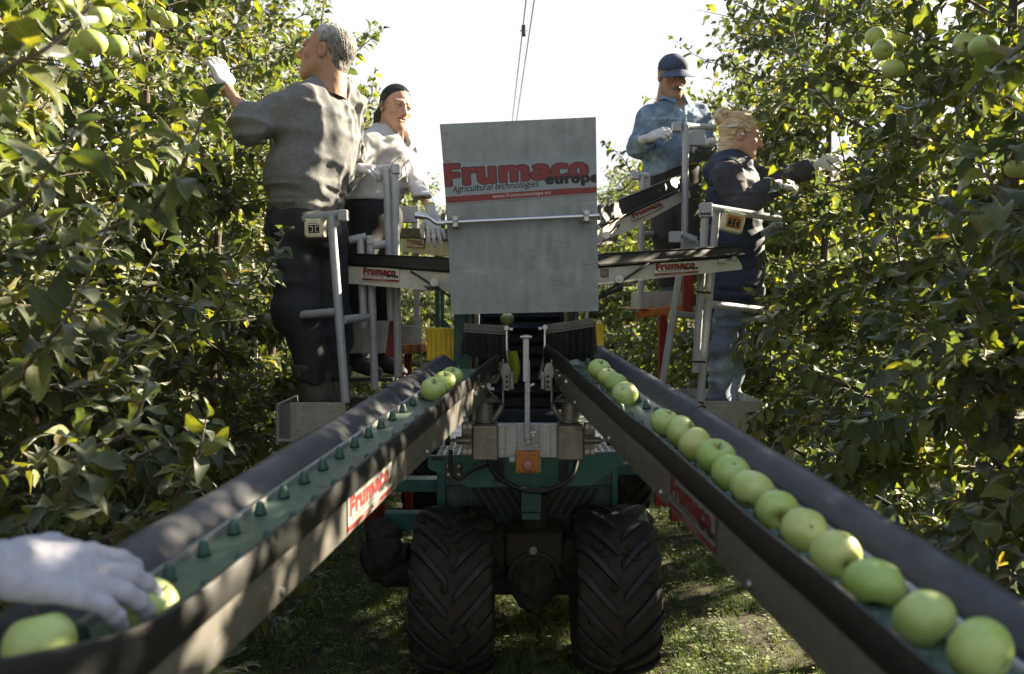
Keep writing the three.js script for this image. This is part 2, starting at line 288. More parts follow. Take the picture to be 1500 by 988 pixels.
const rightArm = conveyorArm(P(880, 563, 2.8), 2.8, [600, 338], 1, 0.62, 3.2, 'conveyor arm carrying a long row of green apples', false);
const leftArm = conveyorArm(P(633, 588, 2.65), 2.65, [965, 335], -1, 0.70, 3.12, 'conveyor arm with mostly bare green belt and sunlit side', true);
// stickers on the arms' inner plates
{
  const s = leftArm.at, x = -0.083; // inner plate faces the lane's middle
  decal(leftArm.arm, s(x, -0.002, 1.69), s(x, -0.002, 1.97), s(x, -0.072, 1.97), s(x, -0.072, 1.69), stickerMat('#a09c94'), 0.003);
  const r = rightArm.at;
  decal(rightArm.arm, r(x, -0.002, 1.77), r(x, -0.002, 1.50), r(x, -0.072, 1.50), r(x, -0.072, 1.77), (() => { const m = stickerMat('#8d8a85'); m.color.setScalar(0.62); return m; })(), 0.003);
}
// --- brushes over the arms' upper ends
for (const [x0, y0, x1, y1, s] of [[679, 479, 742, 483, -1], [798, 482, 870, 471, 1]]) {
  const d = 3.24, a = P(x0, y0, d), b = P(x1, y1, d);
  const holder = mp('brush', [beam(a, b, 0.028, 0.024, V(0, 0, 1)), rod(a.clone().add(V(0, -0.018, 0.014)), b.clone().add(V(0, -0.018, 0.014)), 0.005, 8)], M.steelDark);
  const R = rng(31 + s), br = [];
  for (let i = 0; i < 420; i++) {
    const u = R(), p = a.clone().lerp(b, u).add(V(0, -0.012, (R() - 0.5) * 0.03)), L = (s < 0 ? mix(0.09, 0.12, u) : mix(0.115, 0.125, u)) * (0.9 + R() * 0.15);
    br.push(rod(p, p.clone().add(V((R() - 0.5) * 0.012 + (s < 0 ? 0.004 : -0.004), -L, (R() - 0.5) * 0.02)), 0.0016, 3));
  }
  const bm = mp('bristles', br, M.bristle, holder); bm.userData.kind = 'stuff';
  const inn = s < 0 ? b : a, out = s < 0 ? a : b;
  mp('bracket_arm', tube([inn.clone().add(V(0, 0.006, 0.01)), inn.clone().add(V(s * -0.003, -0.1, 0.02)), inn.clone().add(V(s * -0.02, -0.19, 0.0))], 0.0055, 12, 6), M.chrome, holder);
  mp('bracket_arm', rod(out.clone(), out.clone().add(V(s * 0.012, -0.12, -0.02)), 0.006, 8), M.steelDark, holder);
  mp('bolt', [boltHead(inn.clone().add(V(0, 0.006, 0.012)), FZ, 0.011, 0.014), boltHead(inn.clone().add(V(-s * 0.012, 0, 0.012)), V(-s, 0, 0), 0.009, 0.012)], M.bolt, holder);
}
// --- elevator between the arms: dark ribbed belt rising under the hood
{
  const w0 = P(697, 620, 3.42), w1 = P(836, 620, 3.42), top = P(765, 440, 3.95);
  const xl = w0.x, xr = w1.x, y0 = w0.y - 0.02, z0 = w0.z, y1 = top.y + 0.1, z1 = top.z - 0.1;
  const el = mp('elevator_belt', grid(30, 1, (u, v) => V(mix(xl, xr, v), mix(y0, y1, u), mix(z0, z1, u))), M.elevator);
  for (let k = 0; k < 12; k++) { const u = (k + 0.5) / 12, y = mix(y0, y1, u), z = mix(z0, z1, u); mp('cleat', box(xl + 0.02, y - 0.008, z + 0.002, xr - 0.02, y + 0.008, z + 0.022, 0.004), M.elevator, el); }
  mp('drum', rod(V(xl + 0.03, y0 + 0.025, z0 + 0.05), V(xr - 0.03, y0 + 0.025, z0 + 0.05), 0.058, 28), M.elevator, el);
  mp('side_wall', box(xl - 0.03, y0 - 0.1, z1, xl - 0.012, y1 + 0.05, z0 + 0.02), M.steelDark); mp('side_wall', box(xr + 0.012, y0 - 0.1, z1, xr + 0.03, y1 + 0.05, z0 + 0.02), M.steelDark);
  mp('column', pbox(665, 455, 692, 560, 3.75, 0.08), M.teal);
  mp('column', pbox(688, 455, 698, 490, 3.6, 0.02), M.whitePaint); mp('column', pbox(856, 448, 862, 492, 3.6, 0.02), M.whitePaint);
  mp('back_frame', pbox(690, 440, 860, 452, 3.9, 0.05), M.black); mp('back_frame', pbox(690, 640, 860, 700, 3.6, 0.3), M.black);
  for (const [a, b] of [[[742, 514], [757, 562]]]) { const p = P(...a, 3.2), q = P(...b, 3.2), s = Math.sign(q.x - p.x); mp('guard_flap', grid(10, 6, (u, v) => V(mix(p.x, q.x, v) + s * 0.012 * Math.sin(u * 3) , mix(p.y, q.y, u), -3.2 + 0.03 * Math.sin(v * 2.6) - 0.03 * u)), M.guard); }
}
// --- swivel posts and the cross plate with the centre strut
{
  const d = 3.06, post = [];
  for (const [x0, x1, cx0, cx1] of [[692, 729, 696, 722], [817, 855, 823, 850]]) {
    const a = P(cx0, 600, d + 0.02), b = P(cx1, 600, d + 0.02), r = (b.x - a.x) / 2, cx = (a.x + b.x) / 2, cz = -d - 0.06;
    const yT = P(0, 592, d).y, yM = P(0, 623, d).y;
    const pm = mp('swivel_post', [pbox(x0, 623, x1, 675, d, 0.1, 0.006)], M.castSteel);
    mp('pivot_tube', [rod(V(cx, yM, cz), V(cx, yT, cz), r, 24), new THREE.TorusGeometry(r * 1.06, 0.006, 8, 24).rotateX(Math.PI / 2).translate(cx, yM + 0.006, cz)], M.castSteel, pm);
    mp('top_plate', [box(cx - r * 1.5, yT, cz - r * 1.4, cx + r * 1.5, yT + 0.018, cz + r * 1.3)], M.steelDark, pm);
    mp('weld_run', tube([P(x0 + 1, 623, d), P((x0 + x1) / 2, 622.4, d), P(x1 - 1, 623, d)], 0.0035, 8, 6), M.steelDark, pm);
  }
  for (const [x0, x1, s] of [[676, 692, -1], [855, 872, 1]]) {
    const f = mp('flange', pbox(x0, 619, x1, 668, d + 0.02, 0.016), M.castSteel);
    for (const y of [625, 661]) for (const x of [mix(x0, x1, 0.3), mix(x0, x1, 0.78)]) mp('bolt', boltHead(P(x, y, d + 0.02), FZ, 0.0095, 0.008), M.bolt, f);
    const p0 = P(s > 0 ? 856 : 690, 645.5, d - 0.02), p1 = P(s > 0 ? 880 : 668, 645.5, d - 0.02);
    mp('lock_pin', [rod(p0, p1, 0.014, 14), rod(p1, p1.clone().add(V(s * 0.03, 0, 0)), 0.005, 8)], M.castSteel, f);
    mp('knob', rod(p1.clone().add(V(s * 0.022, 0, 0)), p1.clone().add(V(s * 0.038, 0, 0)), 0.0195, 12), M.black, f);
  }
  const cp = mp('cross_plate', [pbox(728, 621, 818, 671, d + 0.02, 0.03)], M.galv);
  for (const [x0, x1] of [[730, 741], [806, 816]]) mp('strap', pbox(x0, 622, x1, 671, d + 0.014, 0.012), M.galv, cp);
  for (const [x, y] of [[736, 628], [736, 662], [810, 628], [810, 662]]) mp('bolt', boltHead(P(x, y, d + 0.012), FZ, 0.0085, 0.009), M.bolt, cp);
  const bp = mp('bolt_plate', pbox(757, 620.5, 790, 661.5, d + 0.008, 0.012), M.rail);
  for (const [x, y] of [[760.5, 627], [785.5, 627], [760.5, 651.5], [786, 651.5]]) mp('bolt', boltHead(P(x, y, d + 0.006), FZ, 0.0075, 0.009), M.bolt, bp);
  const st = mp('centre_strut', [pbox(768.5, 528, 776.5, 645, d - 0.03, 0.02), pbox(766, 491, 775, 560, d - 0.034, 0.024), pbox(769, 570, 777, 577, d - 0.034, 0.027)], M.galv);
  mp('foot_bracket', [pbox(768.5, 624, 778.5, 645, d - 0.02, 0.03), pbox(769.5, 645, 777, 651.5, d - 0.028, 0.018)], M.galv, st);
  mp('bolt', [rod(P(762, 494, d - 0.045), P(779, 494, d - 0.045), 0.005, 8), rod(P(776, 566, d - 0.02), P(783, 563, d - 0.02), 0.006, 8), rod(P(777, 635, d - 0.02), P(785, 634, d - 0.02), 0.007, 8), boltHead(P(781, 637, d - 0.03), FZ, 0.009, 0.012)], M.bolt, st);
  // emergency stop
  const es = mp('stop_button_box', [pbox(755, 662.5, 790, 694, d - 0.03, 0.055, 0.006)], M.estop);
  const bc = P(773, 681, d - 0.03); mp('button', [rod(bc, bc.clone().add(V(0, 0, 0.02)), 0.0195, 24), new THREE.SphereGeometry(0.0195, 20, 10).scale(1, 1, 0.35).translate(bc.x, bc.y, bc.z + 0.02)], M.button, es);
  for (const [x, y] of [[761, 666], [784, 667], [760.5, 690], [784, 691]]) mp('screw', boltHead(P(x, y, d - 0.03), FZ, 0.004, 0.003), M.steelDark, es);
  mp('cable_gland', rod(P(746, 674, d), P(756, 674, d), 0.011, 10), M.rail, es);
  mp('mount_plate', pbox(757, 662, 792.5, 692, d + 0.03, 0.008), M.galv, es);
}
// --- hinged end brackets where the arms meet the machine
for (const s of [-1, 1]) {
  const X = (x) => (s < 0 ? x : 2 * 772.5 - x), d = 3.1;
  const br = mp('end_bracket', [pbox(Math.min(X(736), X(747)), 548, Math.max(X(736), X(747)), 573, d, 0.012), pbox(Math.min(X(735), X(738.5)), 527, Math.max(X(735), X(738.5)), 592, d + 0.01, 0.03), pbox(Math.min(X(747), X(753)), 545, Math.max(X(747), X(753)), 571, d - 0.01, 0.01)], M.castSteel);
  const cap = P(X(741), 545, d); mp('rounded_tab', new THREE.CylinderGeometry(0.022, 0.022, 0.012, 20).rotateX(Math.PI / 2).scale(0.8, 1.5, 1).translate(cap.x, cap.y, cap.z - 0.004), M.castSteel, br);
  const holes = []; for (const y of [552, 559.5, 567]) { const p = P(X(742.5), y, d); holes.push(new THREE.CylinderGeometry(0.006, 0.006, 0.002, 12).rotateX(Math.PI / 2).translate(p.x, p.y, p.z + 0.0015)); }
  mp('hole', holes, M.black, br);
  const pl = [P(X(705), 545, d + 0.02), P(X(716), 533, d + 0.02), P(X(735), 531, d + 0.02), P(X(735), 548, d + 0.02), P(X(728), 562, d + 0.02), P(X(712), 562, d + 0.02)];
  mp('gusset', slab(s < 0 ? pl.slice().reverse() : pl, 0.008, FZ), M.steelDark, br);
  mp('bolt', [[722, 549], [728, 541], [709, 546]].map(([x, y]) => boltHead(P(X(x), y, d + 0.02), FZ, 0.009, 0.012)), M.bolt, br);
  mp('lever', [beam(P(X(700), 556, d - 0.02), P(X(733), 590, d - 0.02), 0.008, 0.02)], M.steelDark, br);
  mp('clamp_screw', [rod(P(X(712), 570, d - 0.02), P(X(724), 570, d - 0.02), 0.006, 8), pbox(Math.min(X(712), X(719)), 562, Math.max(X(712), X(719)), 574, d - 0.015, 0.02)], M.whitePaint, br);
  mp('hydraulic_pipe', tube([P(X(735), 595, d + 0.02), P(X(731), 603, d), P(X(722), 616, d)], 0.0105, 12, 10), M.castSteel, br);
}
// --- teal chassis
{
  const d = 3.48, pl = [[627, 668], [930, 662], [928, 668], [867, 712], [685, 714], [654, 698], [627, 687]].map(([x, y]) => P(x, y, d));
  const bumper = mp('bumper_plate', slab(pl.reverse(), 0.02, FZ), M.teal);
  mp('recess', [pbox(724, 677, 739, 707, d - 0.004, 0.003, 0), pbox(818, 676, 833, 705, d - 0.004, 0.003, 0), pbox(632, 670, 650, 675, d - 0.004, 0.003, 0)], M.black, bumper);
  mp('bracket', [pbox(653, 679, 676, 700, d - 0.01, 0.008)], M.steelDark, bumper);
  mp('bolt', [[657, 683], [657, 695], [672, 683], [672, 695]].map(([x, y]) => boltHead(P(x, y, d - 0.01), FZ, 0.008, 0.008)), M.bolt, bumper);
  const dg = 4.02, gp = mp('grille_plate', [pbox(640, 712, 905, 792, dg, 0.01)], M.tealDirty);
  for (let k = 0; k < 6; k++) {
    const sl = (x) => slab([P(x, 716, dg - 0.004), P(x + 24, 754, dg - 0.004), P(x + 31, 754, dg - 0.004), P(x + 7, 716, dg - 0.004)], 0.003, FZ);
    const sr = (x) => slab([P(x + 24, 716, dg - 0.004), P(x, 754, dg - 0.004), P(x + 7, 754, dg - 0.004), P(x + 31, 716, dg - 0.004)], 0.003, FZ);
    mp('slot', sl(690 + k * 13), M.black, gp); mp('slot', sr(782 + k * 13), M.black, gp);
  }
  mp('frame_post', [pbox(640, 690, 652, 768, dg - 0.03, 0.05), pbox(896, 690, 905, 755, dg - 0.03, 0.05)], M.teal);
  mp('tow_post', [pbox(763, 705, 793, 752, 3.72, 0.09), pbox(764, 752, 792, 762, 3.7, 0.1)], M.teal);
  mp('main_frame', [box(-0.30, 0.72, -6.9, 0.46, 0.95, -4.06), pbox(640, 655, 905, 712, 4.0, 0.05)], M.tealDirty);
  mp('step_bar', [pbox(562, 753, 650, 777, 4.0, 0.08)], M.teal);
  const deck = mp('deck', box(P(640, 660, 3.5).x, 1.0, -4.4, P(912, 660, 3.5).x, 1.012, -3.5, 0.002), M.galv);
  const tr = []; const R = rng(8);
  for (let i = 0; i < 26; i++) for (let j = 0; j < 14; j++) { const x = P(640, 660, 3.5).x + 0.015 + i * 0.029, z = -3.52 - j * 0.029; tr.push(new THREE.BoxGeometry(0.026, 0.005, 0.005).rotateY((i + j) % 2 ? 0.8 : -0.8).translate(x, 1.0135, z)); }
  void R; mp('tread_pattern', tr, M.galv, deck).userData.kind = 'stuff';
  mp('hose', tube([P(716, 664, 3.42), P(722, 690, 3.4), P(760, 716, 3.36), P(800, 719, 3.36), P(836, 700, 3.38), P(845, 676, 3.42)], 0.011, 30, 8), M.black);
  mp('hose', tube([P(660, 660, 3.4), P(661, 690, 3.36), P(672, 702, 3.36), P(690, 690, 3.38), P(712, 682, 3.42), P(735, 676, 3.44)], 0.009, 30, 8), M.black);
  const yl = mp('yellow_panel', [pbox(624.5, 481, 666, 530, 3.95, 0.05, 0.008)], M.yellow);
  mp('rib', [0, 1, 2, 3, 4].map((k) => pbox(629 + k * 7.2, 486, 631.5 + k * 7.2, 528, 3.945, 0.01, 0.002)), M.yellow, yl);
  mp('yellow_panel', pbox(866, 474, 885, 520, 3.8, 0.05, 0.008), M.yellow);
}
// --- axle and wheels
function mudBlob(c, r, seed, detail = 3) {
  const g = new THREE.IcosahedronGeometry(1, detail), p = g.attributes.position, q = V();
  for (let i = 0; i < p.count; i++) { q.fromBufferAttribute(p, i); const k = 1 + 0.28 * fbm(q.x * 2 + seed, q.y * 2, q.z * 2, 3) + 0.1 * noise(q.x * 9, q.y * 9 + seed, q.z * 9); p.setXYZ(i, c.x + q.x * r.x * k, c.y + q.y * r.y * k, c.z + q.z * r.z * k); }
  g.computeVertexNormals(); return g;
}
{
  const c = P(783, 858, 3.62); c.z = -3.78;
  const ax = mp('axle', [rod(V(-0.2, 0.36, -3.85), V(0.42, 0.36, -3.85), 0.055, 16), mudBlob(c.clone().add(V(0, 0.0, 0)), V(0.122, 0.155, 0.15), 3, 4), box(c.x - 0.125, c.y + 0.06, -3.9, c.x + 0.125, c.y + 0.215, -3.66, 0.02), mudBlob(c.clone().add(V(-0.17, 0.10, 0)), V(0.08, 0.11, 0.1), 31), mudBlob(c.clone().add(V(0.17, 0.08, 0)), V(0.08, 0.10, 0.1), 37), rod(V(c.x, c.y + 0.1, -3.8), V(c.x, 0.78, -3.8), 0.06, 14)], M.mud);
  const cap = P(781, 809, 3.62); mp('drain_plug', new THREE.CylinderGeometry(0.017, 0.019, 0.02, 14).rotateX(Math.PI / 2).translate(cap.x, cap.y, -3.645), M.castSteel, ax);
  mp('housing_rim', [new THREE.TorusGeometry(0.108, 0.012, 8, 30, Math.PI).translate(c.x, c.y + 0.02, -3.655)], M.mud, ax);
  mp('steering_link', [rod(P(600, 815, 3.9), P(534, 812, 3.95), 0.06, 14), mudBlob(P(563, 815, 3.9), V(0.1, 0.115, 0.12), 11), mudBlob(P(560, 782, 3.92), V(0.085, 0.07, 0.09), 17), mudBlob(P(585, 838, 3.9), V(0.1, 0.07, 0.1), 21)], M.mud);
}
function wheel(cx, cz, R, w, seed, turn = 0) {
  const w2 = w / 2, Rg = rng(seed), prof = [[R * 0.5, -w2 * 0.8], [R * 0.62, -w2], [R * 0.84, -w2 * 1.03], [R * 0.93, -w2 * 0.93], [R * 0.955, -w2 * 0.6], [R * 0.965, 0], [R * 0.955, w2 * 0.6], [R * 0.93, w2 * 0.93], [R * 0.84, w2 * 1.03], [R * 0.62, w2], [R * 0.5, w2 * 0.8]];
  const place = (g) => g.rotateY(turn).translate(cx, R, cz);
  const tyre = new THREE.LatheGeometry(prof.map(([a, b]) => new THREE.Vector2(a, b)), 64).rotateZ(Math.PI / 2);
  { const p = tyre.attributes.position; for (let i = 0; i < p.count; i++) { const x = p.getX(i), y = p.getY(i), z = p.getZ(i), r = Math.hypot(y, z), k = 1 + (r > R * 0.9 ? 0.012 : 0.004) * fbm(x * 20 + seed, y * 20, z * 20, 3); p.setXYZ(i, x, y * k, z * k); } tyre.computeVertexNormals(); }
  const rim = [new THREE.LatheGeometry([[0.03, -0.02], [R * 0.2, -0.02], [R * 0.42, w2 * 0.3], [R * 0.5, w2 * 0.75], [R * 0.53, w2 * 0.8], [R * 0.5, w2 * 0.7], [R * 0.5, -w2 * 0.7], [R * 0.53, -w2 * 0.8]].map(([a, b]) => new THREE.Vector2(a, b)), 32).rotateZ(Math.PI / 2)];
  const wm = mp('wheel', rim.map(place), M.mud);
  mp('tyre', place(tyre), M.tyre, wm);
  const n = 17;
  for (let k = 0; k < n; k++) for (const s of [-1, 1]) {
    const a0 = (k + (s > 0 ? 0.5 : 0)) / n * Math.PI * 2, hgt = R * 0.075 * (0.8 + 0.3 * Rg());
    const sec = [[-0.5, -0.2], [-0.42, 0.85], [-0.3, 1], [0.3, 1], [0.42, 0.85], [0.5, -0.2]];
    const lugLen = 0.52, th = 0.042 / R;
    const g = grid(6, sec.length, (u, v) => {
      const q = sec[Math.round(v * sec.length) % sec.length], x = s * mix(0.01, w2 * 1.03, u), edge = sstep(0.75, 1, u);
      // the V points down on the side that faces the camera
      const a = a0 + u * lugLen + q[0] * th * (1 + 0.25 * u), cap = u < 0.02 || u > 0.98 ? 0.8 : 1, r = R * 0.955 + hgt * q[1] * cap - edge * R * 0.075;
      return V(x, r * Math.sin(a), r * Math.cos(a));
    }, true);
    const caps = []; for (const u of [0, 6]) { const b = u * (sec.length + 1), o = []; for (let j = 1; j < sec.length - 1; j++) o.push([b, b + j, b + j + 1]); caps.push(...o); }
    g.setIndex([...g.index.array, ...caps.flat()]); g.computeVertexNormals();
    mp('lug', place(g), M.lug, wm);
  }
  const clods = []; for (let i = 0; i < 60; i++) { const a = Rg() * 6.28, x = (Rg() - 0.5) * w * 0.86, r = R * 0.965; clods.push(mudBlob(V(x, r * Math.sin(a), r * Math.cos(a)), V(0.012 + 0.034 * Rg() * Rg(), 0.010 + 0.018 * Rg(), 0.010 + 0.018 * Rg()), i + seed, 1)); }
  mp('mud_clods', clods.map(place), M.mud, wm).userData.kind = 'stuff';
  return wm;
}
wheel(-0.257, -3.8, 0.352, 0.34, 5); wheel(0.452, -3.8, 0.356, 0.345, 9);
wheel(-0.66, -6.5, 0.40, 0.30, 13); wheel(0.86, -6.5, 0.40, 0.30, 17);

// --- lateral conveyors feeding the hood
// a: outer end, b: hood end (centre line of the plate's top edge); h plate height in metres
function sideConveyor(aT, bT, h, hEnd, blackH, mat, { stick, label, round } = {}) {
  const dir = bT.clone().sub(aT).normalize(), down = V(0, -1, 0), n = dir.clone().cross(V(0, 1, 0)).normalize(); if (n.z < 0) n.negate();
  const L = aT.distanceTo(bT), pts = [], pp = (u, v) => aT.clone().addScaledVector(dir, u).addScaledVector(down, v);
  if (round) { for (let k = 0; k <= 6; k++) { const t = k / 6 * Math.PI / 2; pts.push(pp(h * 0.55 * (1 - Math.sin(t)) , h * hEnd * Math.cos(t) * 0 + h * hEnd * (1 - 0) * (k / 6))); } } else pts.push(pp(0, 0), pp(0, h * hEnd));
  pts.push(pp(L, h), pp(L, 0));
  const c1 = pts[1].clone().sub(pts[0]).cross(pts[2].clone().sub(pts[0])); void c1;
  let area = 0; { const u = dir, w = V(0, 1, 0); for (let i = 0; i < pts.length; i++) { const a = pts[i].clone().sub(aT), b = pts[(i + 1) % pts.length].clone().sub(aT); area += a.dot(u) * b.dot(w) - b.dot(u) * a.dot(w); } }
  const face = dir.clone().cross(V(0, 1, 0)).dot(n) * area > 0 ? pts : pts.slice().reverse();
  const back = face.map((p) => p.clone().addScaledVector(n, -0.24));
  const m = mp('side_conveyor', [slab(face, 0.004, n), slab(back, 0.004, n)], mat, machine, label);
  const w = (u, v, o) => pp(u, v).addScaledVector(n, -o);
  mp('rubber_flap', [slab([w(0, 0.006, 0.002), w(L, 0.006, 0.002), w(L, -blackH, 0.022), w(0, -blackH * 0.9, 0.022)].map((p) => p.addScaledVector(n, 0.008)), 0.006, n), beam(w(0, -0.006, -0.007), w(L, -0.006, -0.007), 0.012, 0.016, n, 0.003), beam(w(0, -blackH * 0.9, 0.02), w(L, -blackH, 0.02), 0.006, 0.02, n, 0.002)], M.rubberBlack, m);
  mp('belt', beam(w(0.02, -0.012, 0.12), w(L, -0.012, 0.12), 0.23, 0.012, V(0, 1, 0), 0), M.rubberBlack, m);
  if (stick) decal(m, pp(stick[0], stick[2]), pp(stick[1], stick[2]), pp(stick[1], stick[3]), pp(stick[0], stick[3]), stick[4], 0.004);
  const onPlate = (x, y) => { const r = P(x, y, 1).sub(EYE), t = aT.clone().sub(EYE).dot(n) / r.dot(n); return EYE.clone().addScaledVector(r, t).addScaledVector(n, 0.006); };
  return { m, pp, n, L, w, onPlate };
}
{
  // near left: outer end left
  const L1 = sideConveyor(P(499, 387, 4.0), P(662, 398, 3.6), 0.088, 1.0, 0.056, M.whitePaint, { label: 'left lower lateral conveyor with white side plate', stick: null });
  decal(L1.m, ...[[532, 391], [586, 394.5], [585, 414], [532, 411]].map(([x, y]) => L1.onPlate(x, y)), stWhite, 0);
  mp('lever', rod(P(602, 398, 3.7), P(660, 435, 3.55), 0.006, 8), M.black, L1.m);
  const hb = P(636, 414, 3.6); mp('hand_nut', [new THREE.CylinderGeometry(0.017, 0.017, 0.02, 16).rotateX(Math.PI / 2).translate(hb.x, hb.y, hb.z), boltHead(hb.clone().add(V(0, 0, 0.01)), FZ, 0.008, 0.01)], M.bolt, L1.m);
  mp('slotted_tab', [slab([P(620, 419, 3.64), P(626, 426, 3.64), P(650, 427, 3.64), P(660, 420, 3.64)], 0.006, FZ)], M.steelDark, L1.m);
  mp('hole', [628, 634, 640, 646].map((x) => { const p = P(x, 423, 3.64); return new THREE.CylinderGeometry(0.005, 0.005, 0.002, 10).rotateX(Math.PI / 2).translate(p.x, p.y, p.z + 0.0015); }), M.black, L1.m);
  const L2 = sideConveyor(P(575, 347, 5.2), P(662, 352, 4.3), 0.085, 1.0, 0.055, M.cream, { label: 'left rear lateral conveyor with cream side plate' });
  decal(L2.m, ...[[597, 349], [623, 351], [622, 365], [597, 363]].map(([x, y]) => L2.onPlate(x, y)), stickerMat('#d8d2bd'), 0);
  const R1 = sideConveyor(P(1088, 375, 4.0), P(874, 391, 3.55), 0.075, 0.85, 0.052, M.whitePaint, { label: 'right lower lateral conveyor ending beside the woman in navy', round: true });
  decal(R1.m, ...[[957, 386], [1022, 382.5], [1022, 400], [958, 404.5]].map(([x, y]) => R1.onPlate(x, y)), stWhite, 0);
  mp('lever', rod(P(950, 386, 3.68), P(884, 430, 3.5), 0.006, 8), M.black, R1.m); mp('brace', rod(P(878, 436, 3.55), P(912, 422, 3.6), 0.008, 8), M.black, R1.m);
  const hc = P(907, 409, 3.55); mp('hand_nut', [new THREE.CylinderGeometry(0.017, 0.017, 0.02, 16).rotateX(Math.PI / 2).translate(hc.x, hc.y, hc.z), boltHead(hc.clone().add(V(0, 0, 0.01)), FZ, 0.008, 0.01)], M.bolt, R1.m);
  mp('slotted_tab', [slab([P(899, 416, 3.6), P(904, 421, 3.6), P(925, 420, 3.6), P(931, 413, 3.6)], 0.006, FZ), pbox(877, 394, 892, 406, 3.56, 0.004)], M.steelDark, R1.m);
  mp('hole', [906, 912, 918, 924].map((x) => { const p = P(x, 418, 3.6); return new THREE.CylinderGeometry(0.004, 0.004, 0.002, 10).rotateX(Math.PI / 2).translate(p.x, p.y, p.z + 0.0015); }), M.black, R1.m);
  mp('tension_rod', [rod(P(1048, 384, 3.92), P(1082, 379, 3.98), 0.004, 8), pbox(1053, 380, 1064, 386, 3.9, 0.01), pbox(1073, 376, 1080, 383, 3.94, 0.01)], M.bolt, R1.m);
  const R2 = sideConveyor(P(1012, 272, 4.9), P(872, 336, 3.9), 0.088, 0.75, 0.085, M.whitePaint, { label: 'right upper lateral conveyor rising steeply toward the man in denim', round: true });
  decal(R2.m, ...[[922, 314], [969, 293], [972, 304], [927, 326]].map(([x, y]) => R2.onPlate(x, y)), stWhite, 0);
  mp('lever', rod(P(907, 330, 4.1), P(876, 362, 3.85), 0.006, 8), M.black, R2.m);
  mp('slotted_tab', [slab([P(884, 353, 3.9), P(889, 359, 3.9), P(903, 354, 3.95), P(907, 343, 3.95)], 0.006, FZ)], M.steelDark, R2.m);
  const hd = P(888, 345, 3.88); mp('hand_nut', new THREE.CylinderGeometry(0.016, 0.016, 0.02, 16).rotateX(Math.PI / 2).translate(hd.x, hd.y, hd.z), M.bolt, R2.m);
}
// --- worker platforms: railings, step boxes, kick plates, supports
function controlBox(c, w, h, mat, tiltZ, parent, panel) {
  const g = (geo) => geo.rotateZ(tiltZ).translate(c.x, c.y, c.z);
  const m = mp('control_box', g(new RoundedBoxGeometry(w, h, 0.06, 2, 0.006)), M.cream, parent);
  const cv = document.createElement('canvas'); cv.width = 128; cv.height = 112; const x = cv.getContext('2d');
  x.fillStyle = panel; x.fillRect(0, 0, 128, 112); x.fillStyle = '#2b2620'; x.fillRect(14, 28, 100, 74); x.fillStyle = panel; for (const [a, b] of [[24, 40], [76, 40]]) { x.fillRect(a, b, 30, 50); } x.fillStyle = '#14110f'; x.fillRect(30, 48, 18, 34); x.fillRect(82, 48, 18, 34); x.fillRect(60, 60, 10, 10); x.fillRect(14, 12, 90, 6);
  const t = new THREE.CanvasTexture(cv); t.colorSpace = THREE.SRGBColorSpace;
  const pl = new THREE.PlaneGeometry(w * 0.72, h * 0.68); mp('control_panel', g(pl.translate(0, 0, 0.032)), new THREE.MeshStandardMaterial({ map: t, roughness: 0.5 }), m);
  for (const s of [-1, 1]) mp('rocker_switch', g(new RoundedBoxGeometry(w * 0.13, h * 0.24, 0.012, 1, 0.002).translate(s * w * 0.19, -h * 0.06, 0.036)), M.black, m);
  mp('screw', [[-1, -1], [1, -1], [-1, 1], [1, 1]].map(([a, b]) => g(new THREE.CylinderGeometry(0.0035, 0.0035, 0.004, 8).rotateX(Math.PI / 2).translate(a * w * 0.43, b * h * 0.42, 0.0315))), M.steelDark, m);
  return m;
}
const T = 0.0185;
function railPart(segs, d, label, cap = []) {   // each seg: x0,y0,x1,y1[,d0,d1]
  const gs = segs.map(([x0, y0, x1, y1, d0 = d, d1 = d0]) => rod(P(x0, y0, d0), P(x1, y1, d1), T, 14));
  for (const [x0, y0, x1, y1, dd = d] of cap) gs.push(pbox(x0, y0, x1, y1, dd - 0.025, 0.05, 0.004));
  return mp('railing', gs, M.rail, machine, label);
}
